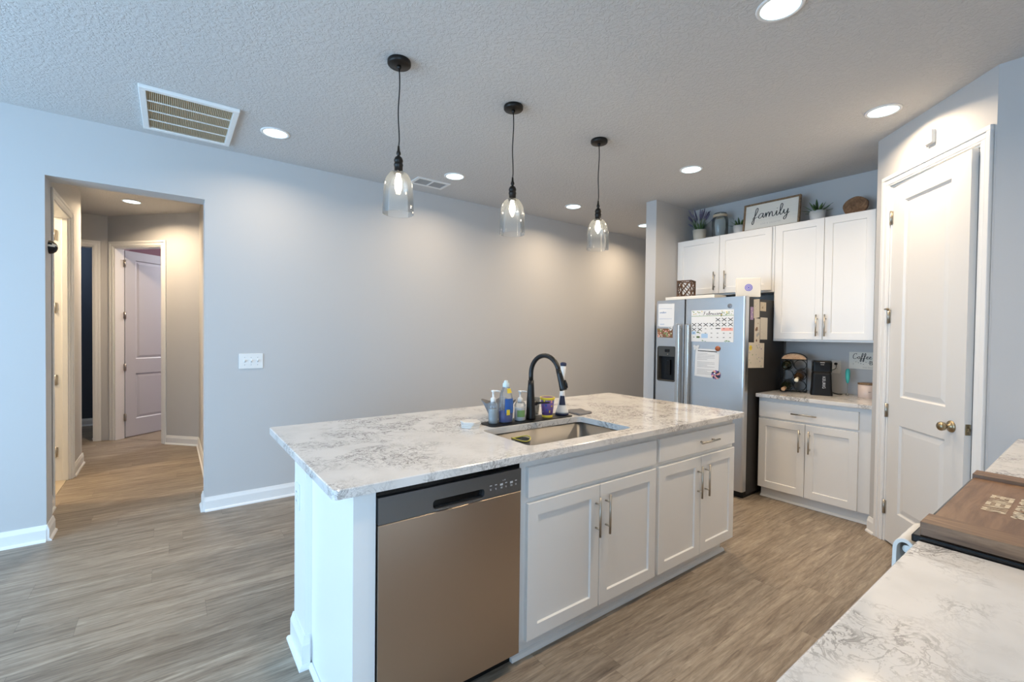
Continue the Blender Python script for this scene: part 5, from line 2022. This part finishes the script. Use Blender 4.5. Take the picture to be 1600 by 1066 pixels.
toe_kick(t, mb)
mb = MB()
mb.box(4.118, XB - 0.001, 1.0705, 1.908, ZC - CT, ZC)
tag(obj('countertop', mb, 'quartz', bevel=0.003, loc=(4.44, 1.49, ZC - CT)), 'small quartz countertop of the coffee corner', 'countertop')

# wine rack, turned towards the room
t = thing('wine_rack', (4.52, 1.765, ZC), 'black wire wine rack with arched wooden top beside the refrigerator', 'wine rack')
RF = Vector((-0.94, -0.34, 0)).normalized()      # facing direction
RU = Vector((-RF.y, RF.x, 0))                    # to the right as seen from the front: (0.34,-0.94)


def TWR(u, d, z):
    q = Vector((4.535, 1.768, ZC)) + RU * u + RF * d
    return (q.x, q.y, q.z + z)


hwk, dep = 0.100, 0.042
mb = MB()
for d in (-dep, dep):
    arch = [TWR(-hwk, d, 0.003), TWR(-hwk, d, 0.29)]
    for i in range(13):
        a = PI * i / 12
        arch.append(TWR(-hwk * math.cos(a), d, 0.295 + 0.056 * math.sin(a)))
    arch.append(TWR(hwk, d, 0.003))
    mb.tube(arch, 0.0032, 8)
    mb.tube([TWR(-hwk, d, 0.292), TWR(hwk, d, 0.292)], 0.003, 8)
    mb.tube([TWR(-hwk, d, 0.0036), TWR(hwk, d, 0.0036)], 0.003, 8)
for u in (-hwk, hwk):
    for zz in (0.004, 0.292):
        mb.tube([TWR(u, -dep, zz), TWR(u, dep, zz)], 0.003, 8)
obj('frame', mb, 'black_metal', t)
slots = [(u, z) for z in (0.243, 0.150, 0.056) for u in (-0.049, 0.049)]
for (u, zz) in slots:
    for d in (-dep, dep):
        mb = MB()
        mb.tube([TWR(u + 0.0465 * math.cos(a), d, zz + 0.0465 * math.sin(a)) for a in [2 * PI * i / 28 for i in range(28)]], 0.0020, 6, closed=True)
        obj('ring', mb, 'black_metal', t)
mb = MB()
tp = [(-hwk * 0.95 * math.cos(PI * i / 14), 0.296 + 0.052 * math.sin(PI * i / 14)) for i in range(15)]
mb.prism(tp, -0.036, 0.036, lambda a, b, c: TWR(a, c, b))
obj('wood_top', mb, 'rackwood', t)


def wine_bottle(u0, zz, m, label, tilt, L, cap):
    t = thing('wine_bottle', TWR(u0, 0, zz), label, 'wine bottle', 'wine bottles in the rack')
    TBt = lambda a, b, c: TWR(u0 + a + tilt[0] * (c - 0.11), -0.115 + c, zz + b + tilt[1] * (c - 0.11))
    mb = MB()
    mb.lathe([(0.0, 0.0), (0.036, 0.0), (0.0395, 0.006), (0.0395, L * 0.58), (0.036, L * 0.64), (0.023, L * 0.72), (0.0150, L * 0.77), (0.0140, L * 0.78), (0.0, L * 0.78)], (0, 0, 0), 24, TBt)
    obj('glass', mb, m, t)
    mb = MB()
    mb.lathe([(0.0, L * 0.782), (0.0150, L * 0.782), (0.0152, L * 0.93), (0.0170, L * 0.935), (0.0170, L * 0.97), (0.0145, L), (0.0, L)], (0, 0, 0), 18, TBt)
    obj('capsule', mb, cap, t)


wine_bottle(-0.049, 0.243, 'bottle_green', 'wine bottle in the top left ring of the rack', (-0.10, -0.10), 0.27, 'bottle_green')
wine_bottle(0.049, 0.150, 'bottle_brown', 'brown wine bottle in the middle right ring, pale capsule', (-0.16, -0.22), 0.27, 'foil')
wine_bottle(-0.049, 0.056, 'bottle_green', 'wine bottle in the bottom left ring of the rack, tan capsule', (-0.16, -0.16), 0.27, 'rackwood')

# coffee machine (single serve)
t = thing('coffee_maker', (4.49, 1.528, ZC), 'slim black single serve coffee maker on the corner counter', 'coffee maker')
CF = Vector((-0.92, -0.40, 0)).normalized()
CU = Vector((-CF.y, CF.x, 0))


def TCM(u, d, z):
    q = Vector((4.500, 1.535, ZC)) + CU * u + CF * d
    return (q.x, q.y, q.z + z)


def cm_ring(g_, zq):
    return [TCM(p[0], p[1], zq) for p in MB().rrect(-0.068 - g_, 0.068 + g_, -0.075, 0.062 + g_, 0.018, 5)]


mb = MB()
mb.loft([cm_ring(g_, zq) for g_, zq in ((0.010, 0.0005), (0.010, 0.012), (0.005, 0.06), (0.0, 0.18), (-0.004, 0.195))], None, True, True, False)
obj('base', mb, 'black', t)
mb = MB()
mb.loft([cm_ring(g_, zq) for g_, zq in ((-0.002, 0.1955), (0.002, 0.206), (0.003, 0.285), (-0.006, 0.298))], None, True, True, False)
hd = obj('brew_head', mb, 'black_gloss', t)
mb = MB()
mb.box(-0.016, 0.016, 0.0645, 0.0665, 0.278, 0.284, lambda u, d, z: TCM(u, d, z))
mb.box(-0.013, 0.013, 0.0645, 0.0665, 0.262, 0.266, lambda u, d, z: TCM(u, d, z))
obj('button', mb, 'ink_grey', hd)
mb = MB()
TKe = lambda a, b, c: TCM(b + 0.012, 0.0655 + c, 0.112 - a)
text_mb(mb, 'KEURIG', 0.030, TKe, 0.0, 0.0015)
obj('lettering', mb, 'print', t)
mb = MB()
mb.tube(smooth_curve([TCM(0.06, -0.06, 0.21), (4.62, 1.475, ZC + 0.222), (4.70, 1.490, ZC + 0.245), (4.738, 1.508, ZC + 0.262)]), 0.003, 8)
mb.tube(smooth_curve([TCM(0.06, -0.06, 0.03), (4.63, 1.455, ZC + 0.008), (4.655, 1.425, ZC + 0.006), (4.62, 1.418, ZC + 0.006), (4.59, 1.44, ZC + 0.008), TCM(0.06, -0.055, 0.02)]), 0.003, 8)
mb.tube([(4.735, 1.508, ZC + 0.262), (4.751, 1.508, ZC + 0.262)], 0.011, 10)
obj('power_cord', mb, 'black', t)
TBK = front_x(XB)
outlet(TBK, 1.508, 1.150, 0.0, (XB, 1.508, 1.09), 'white outlet on the wall behind the coffee maker with a black plug')

# milk frother on its stand
t = thing('milk_frother', (4.64, 1.386, ZC), 'teal handheld milk frother upright on a wire stand', 'frother')
fx_, fy_ = 4.64, 1.386
mb = MB()
for a in (0.3, 2.4, 4.5):
    mb.tube(smooth_curve([(fx_ + 0.006 * math.cos(a), fy_ + 0.006 * math.sin(a), ZC + 0.016), (fx_ + 0.03 * math.cos(a), fy_ + 0.03 * math.sin(a), ZC + 0.010), (fx_ + 0.045 * math.cos(a), fy_ + 0.045 * math.sin(a), ZC + 0.002)]), 0.0022, 7)
mb.tube([(fx_, fy_, ZC + 0.014), (fx_, fy_, ZC + 0.11)], 0.0022, 8)
mb.lathe([(0.0, 0.004), (0.012, 0.004), (0.013, 0.012), (0.012, 0.018), (0.0, 0.018)], (fx_, fy_, ZC), 16)
obj('stand', mb, 'nickel', t)
mb = MB()
mb.lathe([(0.0, 0.105), (0.006, 0.106), (0.011, 0.120), (0.016, 0.150), (0.0175, 0.190), (0.016, 0.215), (0.010, 0.228), (0.0, 0.231)], (fx_, fy_, ZC), 22)
obj('handle', mb, 'teal', t)
# canister
t = thing('canister', (4.625, 1.243, ZC), 'rose cream canister with wooden lid at the right of the coffee counter', 'canister')
mb = MB()
mb.lathe([(0.0, 0.0), (0.062, 0.0), (0.064, 0.004), (0.064, 0.108), (0.0, 0.108)], (4.625, 1.243, ZC), 36)
bdy = obj('body', mb, 'rose', t)
mb = MB()
mb.lathe([(0.0, 0.1085), (0.065, 0.1085), (0.066, 0.111), (0.066, 0.119), (0.064, 0.121), (0.0, 0.121)], (4.625, 1.243, ZC), 36)
obj('lid', mb, 'wood_frame', t)
mb = MB()
for k in range(3):
    a0 = math.radians(205 + 6 * k)
    mb.box(-0.003, 0.002, 0.050 + 0.001 * k, 0.054, 0.0, 0.0012, lambda u, v, w, a0=a0: (4.625 + (0.064 + w) * math.cos(a0) - u * math.sin(a0), 1.243 + (0.064 + w) * math.sin(a0) + u * math.cos(a0), ZC + v))
obj('small_print', mb, 'ink', bdy)
# coffee bar sign on the wall
t = thing('coffee_sign', (XB, 1.26, 1.14), 'cream wall sign reading Coffee, half hidden by the pantry wall', 'sign')
TCS = lambda u, v, w: (XB - w, 1.412 - u, 1.140 + v)
mb = MB()
mb.box(0, 0.325, 0, 0.148, 0.0005, 0.012, TCS)
cb = obj('board', mb, 'sign_white', t, bevel=0.001)
mb = MB()
script_word(mb, 'Coffee', 0.028, 0.088, 0.022, TCS, 0.012, 0.0128, 0.16, 0.0, 0.135)
text_mb(mb, 'BAR', 0.048, lambda a, b, c: TCS(0.143 + a, 0.055 + b, c), 0, 0.0126, 'LEFT')
for k in range(7):
    mb.prism([(0.032 + 0.018 * k + 0.003 * math.cos(i * PI / 3), 0.052 + 0.006 * ((k * 3) % 4 - 1.5) + 0.0025 * math.sin(i * PI / 3)) for i in range(6)], 0.012, 0.0127, TCS)
obj('dark_lettering', mb, 'ink', cb)
mb = MB()
text_mb(mb, 'fresh brewed daily', 0.016, lambda a, b, c: TCS(0.160 + a, 0.017 + b, c), 0, 0.0126)
obj('small_lettering', mb, 'ink_grey', cb)

# ================================================================= RIGHT COUNTER, RANGE, BOARD
RY0, RY1 = -0.359, 0.290
GX0, GX1 = 1.481, 2.243
TRt = lambda u, v, w: (u, RY1 - 0.026 + w, v)     # fronts facing +Y


def right_cabinet(x0, x1, label, nd):
    t = thing('base_cabinet', ((x0 + x1) / 2, -0.05, 0), label, 'cabinet')
    mb = MB()
    mb.box(x0, x1, RY0 + 0.002, RY1 - 0.0465, 0.10, ZC - CT - 0.0005)
    mb.box(x0, x1, RY0 + 0.002, RY1 - 0.11, 0.0, 0.10)
    obj('carcass', mb, 'cab', t)
    w = (x1 - x0) / nd
    for k in range(nd):
        a, b = x0 + w * k + 0.004, x0 + w * (k + 1) - 0.004
        mb = MB()
        shaker(mb, TRt, a, b, 0.105, 0.690, -0.02, 0.0)
        d = obj('door', mb, 'cab', t)
        bar_handle(d, TRt, b - 0.035 if k % 2 == 0 else a + 0.035, 0.56, 0.19)
        mb = MB()
        slab_front(mb, TRt, a, b, 0.712, 0.848, -0.02, 0.0)
        d = obj('drawer', mb, 'cab', t)
        bar_handle(d, TRt, (a + b) / 2, 0.775, 0.17, False)


right_cabinet(0.42, GX0 - 0.003, 'white base cabinet under the near right countertop', 2)
right_cabinet(GX1 + 0.003, XR - 0.002, 'white base cabinet between the range and the pantry wall', 3)
mb = MB()
mb.box(0.40, GX0 - 0.001, RY0, RY1, ZC - CT, ZC)
tag(obj('countertop', mb, 'quartz', bevel=0.006, loc=(0.9, 0.0, ZC - CT), seg=3), 'near quartz countertop in the lower right corner', 'countertop')
mb = MB()
mb.box(GX1 + 0.001, XR - 0.0005, RY0, RY1 + 0.005, ZC - CT, ZC)
tag(obj('countertop', mb, 'quartz', bevel=0.004, loc=(2.8, 0.0, ZC - CT)), 'quartz countertop beyond the range, against the pantry wall', 'countertop')

t = thing('kitchen_range', ((GX0 + GX1) / 2, 0.0, 0), 'black and steel range under the wooden stove board', 'range')
mb = MB()
mb.box(GX0 + 0.004, GX1 - 0.004, RY0 + 0.01, RY1 - 0.03, 0.03, 0.905)
obj('body', mb, 'black', t)
mb = MB()
mb.box(GX0 + 0.001, GX1 - 0.001, RY0 + 0.004, RY1 + 0.012, 0.905, 0.924)
obj('cooktop', mb, 'black_gloss', t, bevel=0.004)
mb = MB()
mb.box(GX0 + 0.006, GX1 - 0.006, 0.20, 0.862, -0.0, 0.030, lambda u, v, w: (u, RY1 - 0.03 + w, v))
od = obj('oven_door', mb, 'steel_h', t, bevel=0.004)
mb = MB()
mb.box(GX0 + 0.09, GX1 - 0.09, 0.32, 0.66, 0.0298, 0.032, lambda u, v, w: (u, RY1 - 0.03 + w, v))
obj('oven_window', mb, 'black_gloss', od)
mb = MB()
mb.tube([(GX0 + 0.045, RY1 + 0.028, 0.866), (GX1 - 0.03, RY1 + 0.028, 0.866)], 0.010, 14)
for xx in (GX0 + 0.07, GX1 - 0.07):
    mb.tube([(xx, RY1 - 0.006, 0.855), (xx, RY1 + 0.028, 0.866)], 0.008, 10)
obj('oven_handle', mb, 'steel_h', od)
mb = MB()
mb.box(GX0 + 0.006, GX1 - 0.006, 0.866, 0.9045, 0.0, 0.022, lambda u, v, w: (u, RY1 - 0.03 + w, v))
obj('front_panel', mb, 'steel_h', t, bevel=0.003)
mb = MB()
mb.box(GX0 + 0.006, GX1 - 0.006, 0.04, 0.19, 0.0, 0.03, lambda u, v, w: (u, RY1 - 0.03 + w, v))
obj('storage_drawer', mb, 'steel_h', t, bevel=0.003)

# stove board
t = thing('stove_board', (1.863, -0.03, 0.9245), 'brown stained wooden stove cover board with cream lettering', 'board')
BX0, BX1, BF, BB = 1.490, 2.238, 0.287, -0.30
zb_ = 0.9245
mb = MB()
mb.box(BX0 + 0.086, BX1 - 0.074, BB, BF - 0.004, zb_ + 0.006, zb_ + 0.022)
pl = obj('panel', mb, 'noodle', t, bevel=0.001)
for a, b in ((BX0, BX0 + 0.088), (BX1 - 0.076, BX1)):
    mb = MB()
    mb.box(a, b, BB, BF, zb_, zb_ + 0.034)
    obj('cleat', mb, wood_mat('stained_cleat', (0.10, 0.052, 0.026), (0.195, 0.110, 0.058), (0.30, 0.185, 0.105), (22, 2.0, 22), 0.45), t, bevel=0.0015)
TW = lambda a, b, c: (1.872 - a, 0.197 - b, zb_ + 0.022 + c)
mb = MB()
text_mb(mb, 'BETWEEN US', 0.063, TW, 0.0, 0.0009, sx=0.52, weight=0.03)
text_mb(mb, 'BESIDE US', 0.063, lambda a, b, c: TW(a, b + 0.165, c), 0.0, 0.0009, sx=0.52, weight=0.03)
obj('caps_lettering', mb, 'letter', pl)
mb = MB()
script_word(mb, 'and the love', -0.115, 0.038, 0.024, TW, 0.0003, 0.0010, 0.2, 0.0, 0.23)
script_word(mb, 'the family', -0.115, 0.225, 0.024, TW, 0.0003, 0.0010, 0.2, 0.0, 0.23)
obj('script_lettering', mb, 'letter', pl)

# towel over the oven handle
mb = MB()
tw0, tw1 = 1.496, 1.665
hy_, hz_ = RY1 + 0.028, 0.866
path = [(hy_ - 0.0145, 0.50), (hy_ - 0.0145, 0.66), (hy_ - 0.0145, 0.82)]
for i in range(11):
    a = math.radians(180 - 18 * i)
    path.append((hy_ + 0.0145 * math.cos(a), hz_ + 0.008 + 0.018 * math.sin(a)))
path += [(hy_ + 0.016, 0.80), (hy_ + 0.018, 0.70), (hy_ + 0.020, 0.56), (hy_ + 0.020, 0.44)]
NX = 14
th = 0.008
rings = []
for i in range(NX + 1):
    u = tw0 + (tw1 - tw0) * i / NX
    wv = 0.002 * math.sin(i * 1.3)
    out_, in_ = [], []
    for k, (yy, zz) in enumerate(path):
        y2, z2 = path[min(k + 1, len(path) - 1)]
        y1_, z1_ = path[max(k - 1, 0)]
        dy, dz = y2 - y1_, z2 - z1_
        q = math.hypot(dy, dz)
        ny, nz = -dz / q, dy / q
        sag = wv * (1 if k > 13 else 0.2)
        out_.append((u, yy + sag, zz))
        in_.append((u, yy + ny * th + sag, zz + nz * th))
    rings.append(out_ + in_[::-1])
mb.loft(rings, None, True, True, True)
tag(obj('kitchen_towel', mb, 'towel', loc=(1.58, hy_, 0.866)), 'white towel hanging over the oven handle', 'towel')
